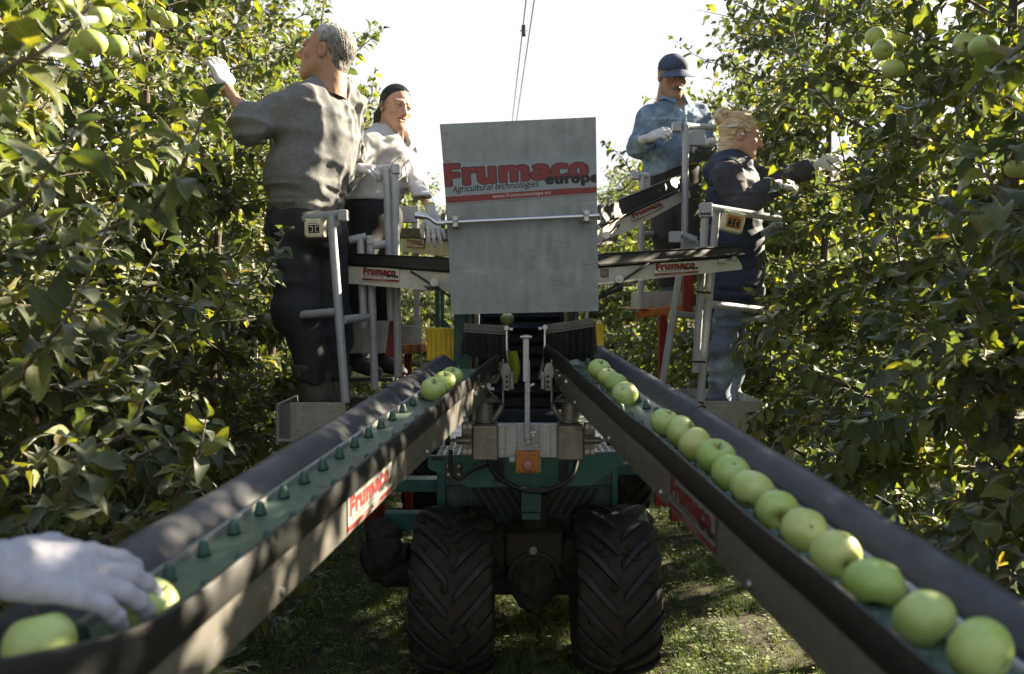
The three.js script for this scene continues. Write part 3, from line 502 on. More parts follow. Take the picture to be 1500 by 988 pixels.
{ // left front platform
  railPart([[485, 316, 506, 590], [498, 314, 392, 328, 3.6, 3.85], [498, 457, 392, 466, 3.6, 3.85], [502, 469, 538, 465, 3.62, 3.9]], 3.6, 'railing behind the man in the grey jumper', [[494, 307, 508, 323]]);
  const cb = P(462, 335, 3.64); controlBox(cb, 0.083, 0.078, M.cream, 0.03, machine, '#d9d2b8');
  railPart([[542, 348, 549, 570], [528, 350, 533, 480], [512, 352, 536, 347], [546, 360, 565, 357]], 3.98, 'short double post beside the man in the grey jumper', [[537, 345, 547, 358]]);
  railPart([[566, 244, 573, 470], [578, 246, 583, 552], [574, 247, 516, 250, 4.05, 4.1], [549, 360, 566, 358]], 4.05, 'railing the smiling woman leans on', [[573, 240, 584, 254]]);
  railPart([[608, 306, 612, 505]], 4.9, 'thin post behind the left rear conveyor', [[585, 302, 612, 326, 4.9]]);
  const sb = mp('step_box', [pbox(425, 590, 506, 652, 3.66, 0.01), box(P(404, 600, 3.66).x, P(0, 652, 3.66).y, -4.0, P(404, 600, 3.66).x + 0.01, P(0, 592, 3.66).y, -3.66), slab([P(403, 594, 3.75), P(403, 652, 3.75), P(426, 652, 3.66), P(426, 590, 3.66)], 0.008, V(-0.7, 0, 0.7)), box(P(404, 650, 3.66).x, P(0, 648, 3.66).y, -4.1, P(520, 600, 3.66).x, P(0, 644, 3.66).y, -3.66)], M.galv, machine, 'grey metal step box under the man in the grey jumper');
  mp('back_wall', box(P(404, 650, 3.66).x, P(0, 652, 3.66).y, -4.12, P(520, 600, 3.66).x, P(0, 600, 3.66).y, -4.1), M.steelDark, sb);
  const kp = mp('kick_plate', pbox(504, 470, 571, 518, 4.15, 0.008), M.galv); mp('bolt', [[565, 476], [566, 505]].map(([x, y]) => boltHead(P(x, y, 4.15), FZ, 0.008, 0.006)), M.bolt, kp);
  mp('red_bracket', slab([P(571, 467, 4.13), P(564, 524, 4.13), P(579, 522, 4.13), P(579, 468, 4.13)], 0.012, FZ), M.red);
  mp('kick_plate', pbox(586, 477, 617, 505, 4.7, 0.008), M.galv);
  mp('floor_board', pbox(560, 505, 617, 519, 4.6, 0.7), M.wood);
  mp('support_post', [pbox(593, 519, 602, 760, 4.7, 0.05), pbox(535, 660, 562, 780, 4.3, 0.06)], M.red);
  mp('column', [pbox(637, 366, 643, 480, 5.0, 0.04), pbox(645, 366, 650, 480, 5.0, 0.04)], M.teal);
  mp('gusset', slab([P(648, 466, 4.98), P(648, 482, 4.98), P(664, 482, 4.98)], 0.01, FZ), M.teal);
  mp('floor_board', box(P(512, 550, 4.4).x, P(0, 556, 4.4).y, -4.6, P(580, 550, 4.4).x, P(0, 551, 4.4).y, -4.28), M.steelDark);
}
{ // right platforms
  railPart([[1034, 303, 1019, 546], [1050, 310, 1026, 588, 4.12], [1034, 303, 1150, 322, 4.05, 4.25], [1042, 446, 1130, 456, 4.1, 4.3], [1046, 470, 1130, 466, 4.5, 4.6], [1150, 322, 1105, 350, 4.25, 4.6]], 4.05, 'double post railing in front of the woman in navy', [[1027, 297, 1044, 318]]);
  mp('cable_tie', [rod(P(1020, 427, 4.02), P(1041, 429, 4.02), 0.005, 6), rod(P(1013, 529, 4.02), P(1034, 531, 4.02), 0.005, 6), rod(P(1026, 313, 4.0), P(1042, 313, 4.0), 0.005, 6)], M.black);
  controlBox(P(1073, 326, 4.08), 0.102, 0.094, M.cream, -0.22, machine, '#c98a32');
  railPart([[1005, 183, 1003, 345], [1000, 184, 1046, 187, 4.7, 4.9], [998, 343, 1020, 352, 4.6], [1003, 345, 1000, 410, 4.7]], 4.7, 'railing beside the man in denim', [[986, 178, 999, 192]]);
  mp('control_box', pbox(1011, 190, 1034, 213, 4.72, 0.05, 0.005), M.rail);
  railPart([[941, 256, 939, 458], [928, 256, 950, 257], [941, 344, 968, 342, 5.2, 5.6]], 5.2, 'thin post left of the man in denim', [[926, 251, 937, 262]]);
  mp('panel', pbox(943, 256, 953, 280, 5.25, 0.01), M.rail); mp('panel', pbox(1000, 352, 1024, 364, 4.66, 0.01), M.rail);
  mp('end_cap', pbox(982, 339, 998, 355, 4.56, 0.05, 0.004), M.rail);
  railPart([[995, 405, 971, 560], [984, 460, 1018, 463, 4.4, 4.6]], 4.4, 'slanting post beside the red support');
  mp('support_post', [pbox(965, 462, 978, 700, 4.7, 0.06)], M.red); mp('support_post', [pbox(1001, 400, 1016, 464, 4.6, 0.04)], M.red);
  mp('support_post', [pbox(960, 690, 980, 742, 4.35, 0.05), pbox(983, 700, 1007, 764, 4.25, 0.05)], M.red);
  mp('floor_board', [beam(P(934, 461, 5.05), P(1002, 452, 4.75), 0.044, 0.03, FZ), box(P(934, 452, 5.05).x, P(0, 452, 5.05).y - 0.006, -5.9, P(1001, 447, 4.8).x, P(0, 452, 5.05).y, -4.95)], M.orange, machine, 'worn orange edged platform under the man in denim');
  const tr = mp('tray', [pbox(943, 427, 1000, 456, 5.15, 0.008), box(P(943, 450, 5.15).x, P(0, 455, 5.15).y, -5.7, P(943, 450, 5.15).x + 0.008, P(0, 427, 5.15).y, -5.15)], M.galv); void tr;
  const X0 = P(1022, 600, 4.2).x, X1 = P(1116, 600, 4.2).x, yB = P(0, 645, 4.2).y, yT = P(0, 588, 4.2).y;
  const sb = mp('step_box', [box(X0, yB, -4.21, X1, yT, -4.2), box(X1 - 0.004, yB, -4.75, X1 + 0.006, yT + 0.003, -4.2), box(X0, yB, -4.75, X1, yB + 0.01, -4.2), box(X0 - 0.01, yB, -4.75, X0, yT + 0.003, -4.2), box(X0, yB, -4.76, X1, yT + 0.004, -4.75)], M.galv, machine, 'grey metal step box under the woman in navy');
  mp('corner_patch', pbox(1021, 585, 1031, 594, 4.19, 0.006), M.red, sb);
  mp('bolt', boltHead(P(1037, 590, 4.2), FZ, 0.008, 0.006), M.bolt, sb);
  mp('under_frame', [box(0.5, 0.72, -4.6, X0 + 0.06, 0.78, -4.5), box(-1.0, 0.72, -4.2, -0.3, 0.78, -4.1), box(0.5, 0.95, -5.4, 0.95, 1.0, -5.3), box(-1.2, 1.0, -5.2, -0.3, 1.05, -5.1)], M.teal);
  mp('support_post', [box(0.88, 0.75, -4.58, 0.93, yB, -4.53), box(-0.98, 0.75, -4.0, -0.93, 0.98, -3.95)], M.steelDark);
}
// ---------------------------------------------------------------- ground, grass, fallen leaves
const groundY = (x, z) => 0.02 * fbm(x * 0.9, 3.1, z * 0.9, 3) + 0.012 * fbm(x * 5, 1.7, z * 5, 2) - 0.03 * Math.exp(-Math.pow((Math.abs(x - 0.1) - 0.42) / 0.22, 2));
{
  const gmap = tex(512, (u, v) => {
    const b = F_BLOTCH(u, v), f = F_FINE(u * 2, v * 2), g = sstep(-0.15, 0.25, b + 0.5 * f);
    return [mix(0.20, 0.20, g) * (1 + 0.5 * f), mix(0.165, 0.205, g) * (1 + 0.5 * f), mix(0.12, 0.10, g) * (1 + 0.4 * f)];
  }, 0.7);
  const gm = new THREE.MeshStandardMaterial({ map: gmap, roughness: 0.95 });
  const near = new THREE.PlaneGeometry(16, 26, 260, 420).rotateX(-Math.PI / 2).translate(0, 0, -10);
  const p = near.attributes.position; for (let i = 0; i < p.count; i++) p.setY(i, groundY(p.getX(i), p.getZ(i)) * sstep(8, 6.5, Math.abs(p.getX(i))));
  near.computeVertexNormals();
  { const u = near.attributes.uv; for (let i = 0; i < p.count; i++) u.setXY(i, p.getX(i), p.getZ(i)); }
  const far = new THREE.PlaneGeometry(500, 500, 1, 1).rotateX(-Math.PI / 2).translate(0, -0.06, 0); { const u = far.attributes.uv, q = far.attributes.position; for (let i = 0; i < 4; i++) u.setXY(i, q.getX(i), q.getZ(i)); }
  const g = shade(new THREE.Mesh(near, gm)); g.name = 'ground'; tag(g, 'grassy trodden soil of the lane under the machine', null, null, 'structure'); scene.add(g);
  const f = shade(new THREE.Mesh(far, gm)); f.name = 'terrain'; tag(f, 'flat orchard land beyond the rows', null, null, 'structure'); scene.add(f);
  // grass: tufts of a few blades
  const blades = [], R = rng(404);
  for (let b = 0; b < 6; b++) {
    const a = R() * 6.28, h = 0.025 + R() * 0.04, lean = 0.01 + R() * 0.025, w = 0.0028, cx = (R() - 0.5) * 0.035, cz = (R() - 0.5) * 0.035, dx = Math.cos(a), dz = Math.sin(a);
    blades.push(grid(3, 1, (u, v) => V(cx + dx * lean * u * u - dz * w * (v - 0.5) * (1.05 - u), h * u * (1 - 0.25 * u), cz + dz * lean * u * u + dx * w * (v - 0.5) * (1.05 - u))));
  }
  const tuft = mergeGeometries(blades.map((x) => x.toNonIndexed()));
  const clover = []; for (let b = 0; b < 5; b++) { const a = R() * 6.28, r = 0.008 + R() * 0.018, y = 0.012 + R() * 0.02; clover.push(new THREE.CircleGeometry(0.004 + R() * 0.005, 6).rotateX(-Math.PI / 2 + (R() - 0.5)).translate(Math.cos(a) * r, y, Math.sin(a) * r)); }
  const weed = mergeGeometries(clover.map((x) => x.toNonIndexed()));
  const gmat = new THREE.MeshPhysicalMaterial({ color: 0xffffff, roughness: 0.92, transmission: 0.35, thickness: 0, side: THREE.DoubleSide });
  const scatter = (name, geo, n, seed, label) => {
    const im = new THREE.InstancedMesh(geo, gmat, n), r = rng(seed), m = new THREE.Matrix4(), q = new THREE.Quaternion(), c = new THREE.Color();
    for (let i = 0; i < n; i++) {
      let x, z, t = 0;
      do { z = -2.2 - 9 * Math.pow(r(), 1.5); x = (r() - 0.5) * 2 * Math.min(5.2, 1.4 + 0.62 * -z); t++; } while (t < 8 && (Math.abs(Math.abs(x - 0.1) - 0.42) < 0.2 || fbm(x * 1.3, 8, z * 1.3, 3) < -0.22) && r() < 0.6);
      const s = 0.6 + r() * 1.0; q.setFromAxisAngle(V(0, 1, 0), r() * 6.28);
      m.compose(V(x, groundY(x, z) - 0.003, z), q, V(s, s * (0.5 + 0.8 * r()), s)); im.setMatrixAt(i, m);
      const y = r(); c.setRGB(mix(0.06, 0.24, y * y), mix(0.095, 0.24, y), mix(0.015, 0.04, y)); im.setColorAt(i, c);
    }
    im.name = name; shade(im); tag(im, label, null, null, 'stuff'); scene.add(im);
  };
  scatter('grass', tuft, 80000, 91, 'short grass growing over the lane');
  scatter('ground_cover', weed, 20000, 92, 'small round leaved weeds among the grass');
}
// ---------------------------------------------------------------- apple trees
function leafGeo(seed) {        // one leaf, unit length along y, upper face towards +z
  const R = rng(seed), curl = 0.08 + R() * 0.5, fold = 0.06 + R() * 0.4, tw = (R() - 0.5) * 1.1, wav = 0.025 + R() * 0.05, wid = 0.225 + R() * 0.05, ph = R() * 6;
  const nu = 6, pos = [], uv = [], idx = [];
  const bladeAt = (t, s) => {   // t along 0..1, s -1..1 across
    const w = wid * Math.pow(Math.sin(Math.PI * Math.pow(t, 0.82)), 0.72) * (1 - 0.25 * t * t), x = s * w, y = 0.14 + 0.86 * t, a = tw * t;
    let z = fold * Math.abs(x) * 1.6 - curl * t * t + wav * Math.sin(t * 9 + ph + s) * Math.abs(s);
    return [x * Math.cos(a) - z * Math.sin(a) * 0.3, y - 0.25 * curl * t * t * t, z + x * Math.sin(a)];
  };
  for (let i = 0; i <= nu; i++) for (let j = -1; j <= 1; j++) { pos.push(...bladeAt(clamp(i / nu, 0.012, 0.988), j)); uv.push(0.5 + j * 0.5, i / nu); }
  for (let i = 0; i < nu; i++) for (let j = 0; j < 2; j++) { const a = i * 3 + j; idx.push(a, a + 1, a + 3, a + 1, a + 4, a + 3); }
  const b = pos.length / 3;     // petiole
  pos.push(-0.012, 0, 0, 0.012, 0, 0, 0, 0.15, 0.004); uv.push(0.5, 0, 0.5, 0, 0.5, 0.02); idx.push(b, b + 1, b + 2);
  const g = new THREE.BufferGeometry(); g.setAttribute('position', new THREE.Float32BufferAttribute(pos, 3)); g.setAttribute('uv', new THREE.Float32BufferAttribute(uv, 2)); g.setIndex(idx); g.computeVertexNormals(); return g;
}
const LEAVES = [1, 2, 3, 4, 5, 6, 7, 8].map((k) => leafGeo(k * 13));
const leafMap = (() => {
  const W = 64, H = 128, d = new Uint8Array(W * H * 4);
  for (let j = 0; j < H; j++) for (let i = 0; i < W; i++) {
    const u = Math.abs(i / (W - 1) - 0.5) * 2, v = j / (H - 1), k = (j * W + i) * 4;
    const mid = Math.exp(-Math.pow(u / 0.045, 2)), side = Math.pow(0.5 + 0.5 * Math.cos((v * 8 - u * 1.5) * 6.283), 10) * (1 - u) * 0.8, n = 0.10 * fbm(i * 0.2, j * 0.2, 4, 3), edge = sstep(0.93, 1, u) * 0.12;
    const g = 0.80 + 0.18 * mid + 0.10 * side + n - edge; d[k] = 255 * clamp(g * (0.96 + 0.08 * mid + edge), 0, 1); d[k + 1] = 255 * clamp(g, 0, 1); d[k + 2] = 255 * clamp(g * (0.94 + 0.1 * mid), 0, 1); d[k + 3] = 255;
  }
  const t = new THREE.DataTexture(d, W, H); t.magFilter = THREE.LinearFilter; t.minFilter = THREE.LinearMipmapLinearFilter; t.generateMipmaps = true; t.colorSpace = THREE.SRGBColorSpace; t.needsUpdate = true; return t;
})();
const leafMat = (color) => new THREE.MeshPhysicalMaterial({ color, map: leafMap, roughness: 1, transmission: 0.66, thickness: 0, clearcoat: 0.7, clearcoatRoughness: 0.42, side: THREE.DoubleSide });
const TONES = [[0.165, 0.205, 0.034], [0.24, 0.275, 0.026], [0.105, 0.145, 0.045], [0.33, 0.345, 0.022], [0.125, 0.16, 0.055], [0.46, 0.42, 0.03], [0.45, 0.33, 0.045]];
const TONE_W = [0.26, 0.46, 0.64, 0.80, 0.93, 0.985, 1];
const leafMats = TONES.map((c) => leafMat(new THREE.Color().setRGB(...c))), leafWhite = leafMat(new THREE.Color(1, 1, 1));
const barkMap = tex(256, (u, v) => { const f = F_FINE(u, v * 0.35), b = F_BLOTCH(u, v), k = 1 + 0.5 * f + 0.35 * b; return [0.30 * k, 0.27 * k, 0.235 * k]; }, 2);
const bark = new THREE.MeshStandardMaterial({ map: barkMap, roughness: 0.9 }), twig = new THREE.MeshStandardMaterial({ color: new THREE.Color(0.13, 0.105, 0.075), roughness: 0.8 });

const PEOPLE_CLEAR = [];        // filled below: capsules [a, b, r] that leaves keep out of
const VIEW_CLEAR = [[300, 20, 590, 590, 3.75], [515, 110, 660, 480, 4.5], [925, 65, 1050, 560, 5.4], [1030, 145, 1132, 250, 4.5], [1125, 195, 1250, 300, 4.45], [1020, 250, 1120, 600, 4.0], [0, 730, 330, 988, 1.5]];
const APPLE_CLEAR = [[98, 40, 192, 92, 2.5], [122, 5, 165, 40, 2.4], [208, 6, 262, 54, 3.9], [1262, 36, 1330, 120, 3.1], [1400, 45, 1464, 92, 2.35], [1430, 215, 1500, 262, 2.8], [1275, 595, 1316, 615, 4.1]];
function segDist(p, a, b) { const ab = b.clone().sub(a), t = clamp(p.clone().sub(a).dot(ab) / ab.lengthSq(), 0, 1); return a.clone().addScaledVector(ab, t).distanceTo(p); }
const MAN1 = [V(-0.93, 1.1, -3.9), V(-0.9, 2.75, -3.9)], WOM1 = [V(-0.66, 1.2, -4.75), V(-0.62, 2.8, -4.7)], MAN2 = [V(1.0, 1.5, -5.6), V(1.02, 3.2, -5.5)], WOM2 = [V(1.16, 1.1, -4.6), V(1.2, 2.6, -4.6)];
function blocked(p, slack = 0) {
  if (p.y < 0.12) return true;
  if (Math.abs(p.x - 0.1) < 0.62 - slack && p.z > -7) return true;             // the machine's lane
  if (Math.abs(p.x - 0.1) < 0.95 - slack && p.z > -6 && p.z < -3 && p.y > 0.9) return true;
  if (p.z > -1.05 && Math.abs(p.x) < 0.75) return true;
  if (p.z > -3.3 && p.y < 1.62 && Math.abs(p.x - 0.05) < 0.42 + 0.14 * -p.z * 0 + 0.40 - slack * 0.4 - 0.09 * -p.z) return true;
  for (const [a, b] of [MAN1, WOM1, MAN2, WOM2]) if (segDist(p, a, b) < 0.27) return true;
  return false;
}
const viewRand = rng(777);
function inClear(p, only) {           // pickers have cleared the sprays between themselves and the lane
  const [x, y, d] = project(p);
  for (const [x0, y0, x1, y1, dm] of APPLE_CLEAR) if (x > x0 && x < x1 && y > y0 && y < y1 && d < dm && d > 0.2) return true;
  if (only) return false;
  for (const [x0, y0, x1, y1, dm] of VIEW_CLEAR) if (x > x0 && x < x1 && y > y0 && y < y1 && d < dm && d > 0.2) return true;
  return false;
}
function growTree({ x, z, h, seed, dense = 1, radius = 0.72, low = 0.55, leafScale = 1, shootUp = 1, detail = true, lane = 0, shoots = [] }) {
  let free = false;
  const R = rng(seed), rr = (a, b) => a + (b - a) * R(), base = V(x, 0, z), leaves = [], branches = [];
  const sway = (y) => V(0.05 * noise(y * 0.8, seed, 1), 0, 0.05 * noise(y * 0.8, seed, 7));
  const tp = []; for (let k = 0; k <= 10; k++) { const y = h * 0.94 * k / 10; tp.push(sway(y).setY(y)); }
  const taperTube = (pts, r0, r1, seg, rad) => { const c = new THREE.CatmullRomCurve3(pts), g = new THREE.TubeGeometry(c, seg, 1, rad), p = g.attributes.position; for (let i = 0; i <= seg; i++) { const q = c.getPointAt(i / seg), r = mix(r0, r1, Math.pow(i / seg, 0.8)); for (let j = 0; j <= rad; j++) { const k = i * (rad + 1) + j; p.setXYZ(k, q.x + (p.getX(k) - q.x) * r, q.y + (p.getY(k) - q.y) * r, q.z + (p.getZ(k) - q.z) * r); } } return g; };
  const trunk = taperTube(tp, 0.042, 0.010, 20, 9);
  const addLeaf = (p, axis, size) => {
    const wp = p.clone().add(base);
    if (!free && blocked(wp, 0.05) || (lane && inClear(wp.clone().addScaledVector(axis, size * 0.6), free))) return;
    let n = V(rr(-0.55, 0.55), 1, rr(-0.55, 0.55)); if (R() < 0.12) n.y = -1;
    const a = axis.clone().add(V(0, -rr(0.0, 0.55), 0)).normalize(), xx = a.clone().cross(n).normalize(), zz = xx.clone().cross(a);
    const m = new THREE.Matrix4().makeBasis(xx, a, zz).scale(V(size, size, size)).setPosition(p), t = R();
    leaves.push({ m, p: wp, size, v: (R() * LEAVES.length) | 0, tone: TONE_W.findIndex((w) => t <= w), b: rr(0.8, 1.2) });
  };
  const leafAlong = (pts, t0, step, sz) => {
    const c = new THREE.CatmullRomCurve3(pts), L = c.getLength(); let az = R() * 6.28;
    for (let s = t0 * L; s < L; s += step * rr(0.75, 1.3)) {
      const t = s / L, p = c.getPointAt(t), d = c.getTangentAt(t), f = frameFrom(d), e = [V(), V(), V()]; f.extractBasis(e[0], e[1], e[2]); az += 2.4 + rr(-0.4, 0.4);
      const out = e[0].clone().multiplyScalar(Math.cos(az)).addScaledVector(e[2], Math.sin(az)).addScaledVector(d, rr(0.25, 0.95)).add(V(0, 0.10, 0)).normalize();
      addLeaf(p, out, sz * rr(0.62, 1.15) * (t > 0.9 ? 0.75 : 1));
    }
    const p = c.getPointAt(1), d = c.getTangentAt(1); addLeaf(p, d, sz * 0.6);
  };
  const nB = Math.round(46 * dense * (h - low) / 2.9), thin = (t) => t > 0.50 ? 0.85 + 1.25 * sstep(0.50, 0.95, t) : 0.85;
  for (let k = 0; k < nB; k++) {
    const t = (k + R()) / nB, y0 = mix(low, h * 0.93, t), az = R() * Math.PI * 2, L = radius * mix(1.05, 0.55, t) * rr(0.55, 1.15), up = mix(0.05, 0.75, t) + rr(-0.25, 0.35);
    const dir = V(Math.cos(az), up, Math.sin(az)).normalize(), p0 = sway(y0).setY(y0), pts = [p0];
    let d = dir.clone(), p = p0.clone(), n = 5, bad = false;
    for (let i = 0; i < n; i++) { d.add(V(rr(-0.22, 0.22), rr(-0.2, 0.12) - mix(0.12, 0.0, t), rr(-0.22, 0.22))).normalize(); p = p.clone().addScaledVector(d, L / n); if (blocked(p.clone().add(base), 0.03)) { bad = true; break; } pts.push(p); }
    if (pts.length < 3) continue;
    const geos = [taperTube(pts, mix(0.012, 0.006, t), 0.0025, detail ? 9 : 5, detail ? 5 : 3)];
    leafAlong(pts, 0.12, 0.0155 * thin(t), 0.099 * leafScale);
    const nS = Math.round(rr(2, 4.4) * (1 - 0.35 * sstep(0.45, 0.95, t))); void bad;
    for (let s = 0; s < nS; s++) {
      const c = new THREE.CatmullRomCurve3(pts), ts = rr(0.25, 0.98), q0 = c.getPointAt(ts); let sd = c.getTangentAt(ts).add(V(rr(-0.9, 0.9), rr(-0.2, 1.0) * shootUp, rr(-0.9, 0.9))).normalize(); const sp = [q0], SL = rr(0.14, 0.36);
      let q = q0; for (let i = 0; i < 3; i++) { sd.add(V(rr(-0.2, 0.2), rr(-0.1, 0.22), rr(-0.2, 0.2))).normalize(); q = q.clone().addScaledVector(sd, SL / 3); if (blocked(q.clone().add(base), 0.03)) break; sp.push(q); }
      if (sp.length < 3) continue;
      geos.push(taperTube(sp, 0.0045, 0.0018, detail ? 5 : 3, 3)); leafAlong(sp, 0.08, 0.0175 * thin(t), 0.096 * leafScale);
    }
    branches.push(geos);
  }
  for (const sh of shoots) {     // long shoots that reach into the lane
    const pts = sh.map(([px, py, dd]) => P(px, py, dd).sub(base)), n = pts.length; const geos = [taperTube(pts, 0.007, 0.0022, 14, 5)];
    const far = pts[0].clone(); const root0 = V(far.x * 0.35, far.y - 0.12, far.z * 0.35); geos.push(taperTube([root0, root0.clone().lerp(far, 0.6).add(V(0, -0.03, 0)), far], 0.008, 0.006, 8, 5)); { free = true; leafAlong([root0, root0.clone().lerp(far, 0.6), far], 0.15, 0.02, 0.09); free = false; }
    branches.push(geos); free = true; leafAlong(pts, 0.0, 0.024, 0.092); leafAlong(pts, 0.1, 0.06, 0.104); free = false; void n;
  }
  for (let k = 0; k < 5; k++) {  // upright shoots at the top
    const p0 = sway(h * 0.9).setY(h * rr(0.82, 0.94)); let d = V(rr(-0.45, 0.45), 1, rr(-0.45, 0.45)).normalize(), p = p0; const pts = [p0], L = rr(0.25, 0.55);
    for (let i = 0; i < 4; i++) { d.add(V(rr(-0.12, 0.12), 0, rr(-0.12, 0.12))).normalize(); p = p.clone().addScaledVector(d, L / 4); pts.push(p); }
    branches.push([taperTube(pts, 0.006, 0.002, 7, 4)]); leafAlong(pts, 0.05, 0.026, 0.086 * leafScale);
  }
  return { base, trunk, branches, leaves, R };
}
function foliageMeshes(list, parent, few) {
  const c = new THREE.Color(), groups = new Map(); for (const l of list) { const v = few ? l.v % few : l.v; if (!groups.has(v)) groups.set(v, []); groups.get(v).push(l); }
  for (const [v, ls] of groups) {
    const im = new THREE.InstancedMesh(LEAVES[v], leafWhite, ls.length);
    ls.forEach((l, i) => { im.setMatrixAt(i, l.m); const t = TONES[l.tone]; c.setRGB(t[0] * l.b, t[1] * l.b, t[2] * l.b); im.setColorAt(i, c); });
    im.name = 'foliage'; im.userData.kind = 'stuff'; shade(im); parent.add(im);
  }
}
function plantNear(opt, label, group) {
  const t = growTree({ ...opt, lane: 1 }), root = thing('apple_tree', label, 'apple tree', t.base, group), add = (n, g, m) => { const o = shade(new THREE.Mesh(g, m)); o.name = n; root.add(o); return o; };
  add('trunk', t.trunk, bark);
  for (const b of t.branches) add('branch', mergeGeometries(b.map((g) => g.toNonIndexed())), twig);
  // the leaves that show largest in the photograph are single; the rest are one mass
  const score = (l) => { const [x, y, d] = project(l.p); if (d < 0.3 || x < -20 || x > 1520 || y < -20 || y > 1010) return -1; return l.size / d * (1 + 0.5 * (Math.abs(opt.x) - Math.abs(l.p.x))); };
  for (const l of t.leaves) l.s = score(l);
  t.leaves.sort((a, b) => b.s - a.s);
  const n = t.leaves.filter((l, i) => i < 300 && l.s * FPX > 9).length;
  for (const l of t.leaves.slice(0, n)) { const o = shade(new THREE.Mesh(LEAVES[l.v], leafMats[l.tone])); o.name = 'leaf'; l.m.decompose(o.position, o.quaternion, o.scale); root.add(o); }
  foliageMeshes(t.leaves.slice(n), root);
  return root;
}
const ORD = ['nearest', 'second', 'third', 'fourth', 'fifth', 'sixth', 'seventh', 'eighth', 'ninth', 'tenth'];
let treeSeed = 100;
const SHOOTS = [   // stem points: photograph pixel and depth
  [[-60, 150, 1.5], [10, 100, 1.5], [70, 70, 1.5], [150, -10, 1.55]], [[225, 310, 1.95], [234, 292, 1.9], [267, 243, 1.85], [304, 152, 1.85]], [[40, 540, 1.8], [52, 519, 1.75], [100, 461, 1.7], [140, 376, 1.7], [170, 295, 1.7]],
  [[88, 745, 1.7], [110, 690, 1.65], [115, 640, 1.65]], [[385, 410, 3.5], [400, 380, 3.4], [418, 340, 3.35]], [[250, 750, 2.3], [256, 730, 2.25], [290, 667, 2.2], [301, 615, 2.2]], [[-30, 330, 1.6], [30, 300, 1.6], [80, 235, 1.6], [110, 190, 1.6]], [[300, 480, 2.9], [330, 440, 2.8], [352, 380, 2.8]], [[180, 640, 2.0], [205, 600, 2.0], [215, 545, 2.0]],
  [[500, 110, 5.6], [520, 78, 5.6], [560, 44, 5.6]], [[470, 40, 5.8], [474, 5, 5.8], [476, -30, 5.8]], [[520, 175, 5.9], [540, 150, 5.9], [548, 110, 5.9]],
  [[1270, 575, 3.2], [1197, 547, 3.15], [1140, 486, 3.1], [1108, 436, 3.1]], [[1165, 400, 3.75], [1150, 345, 3.7], [1147, 270, 3.7], [1150, 200, 3.7]], [[1367, 519, 2.6], [1339, 454, 2.55], [1319, 389, 2.55], [1306, 300, 2.55]],
  [[1436, 454, 2.1], [1412, 393, 2.1], [1379, 300, 2.1]], [[1530, 50, 1.9], [1470, 90, 1.9], [1415, 145, 1.85]], [[1500, 330, 1.8], [1470, 300, 1.8], [1440, 240, 1.8]], [[1480, 640, 2.2], [1440, 600, 2.2], [1420, 540, 2.2]], [[1230, 170, 3.3], [1180, 110, 3.3], [1160, 40, 3.3]],
  [[925, 255, 7.5], [912, 232, 7.5], [888, 210, 7.5]]];
for (const [side, X, side2] of [[-1, -1.74, 'left'], [1, 1.84, 'right']]) {
  for (let k = 0; k < 10; k++) {
    const z = -1.25 - k * 0.95, R = rng(++treeSeed);
    const label = k === 0 ? `leafy apple tree nearest to the camera in the ${side2} row` : `${ORD[k]} apple tree from the camera in the ${side2} row`;
    plantNear({ x: X + (R() - 0.5) * 0.12, z: z + (R() - 0.5) * 0.15, h: (side < 0 ? 3.65 : 3.45) + R() * 0.35, seed: treeSeed * 7, radius: 0.9, low: side > 0 ? (k > 1 && k < 5 ? 0.95 : 0.74) : 0.40, dense: (side > 0 ? (k < 2 ? 1.3 : 1.18) : 1.25) * (k < 6 ? 1.3 : 1.1), detail: k < 6, shoots: SHOOTS.filter((q) => Math.sign(q[0][0] - 750) === side && clamp(Math.round((q[0][2] - 1.25) / 0.95), 0, 9) === k) }, label, `apple trees of the ${side2} row`);
  }
}
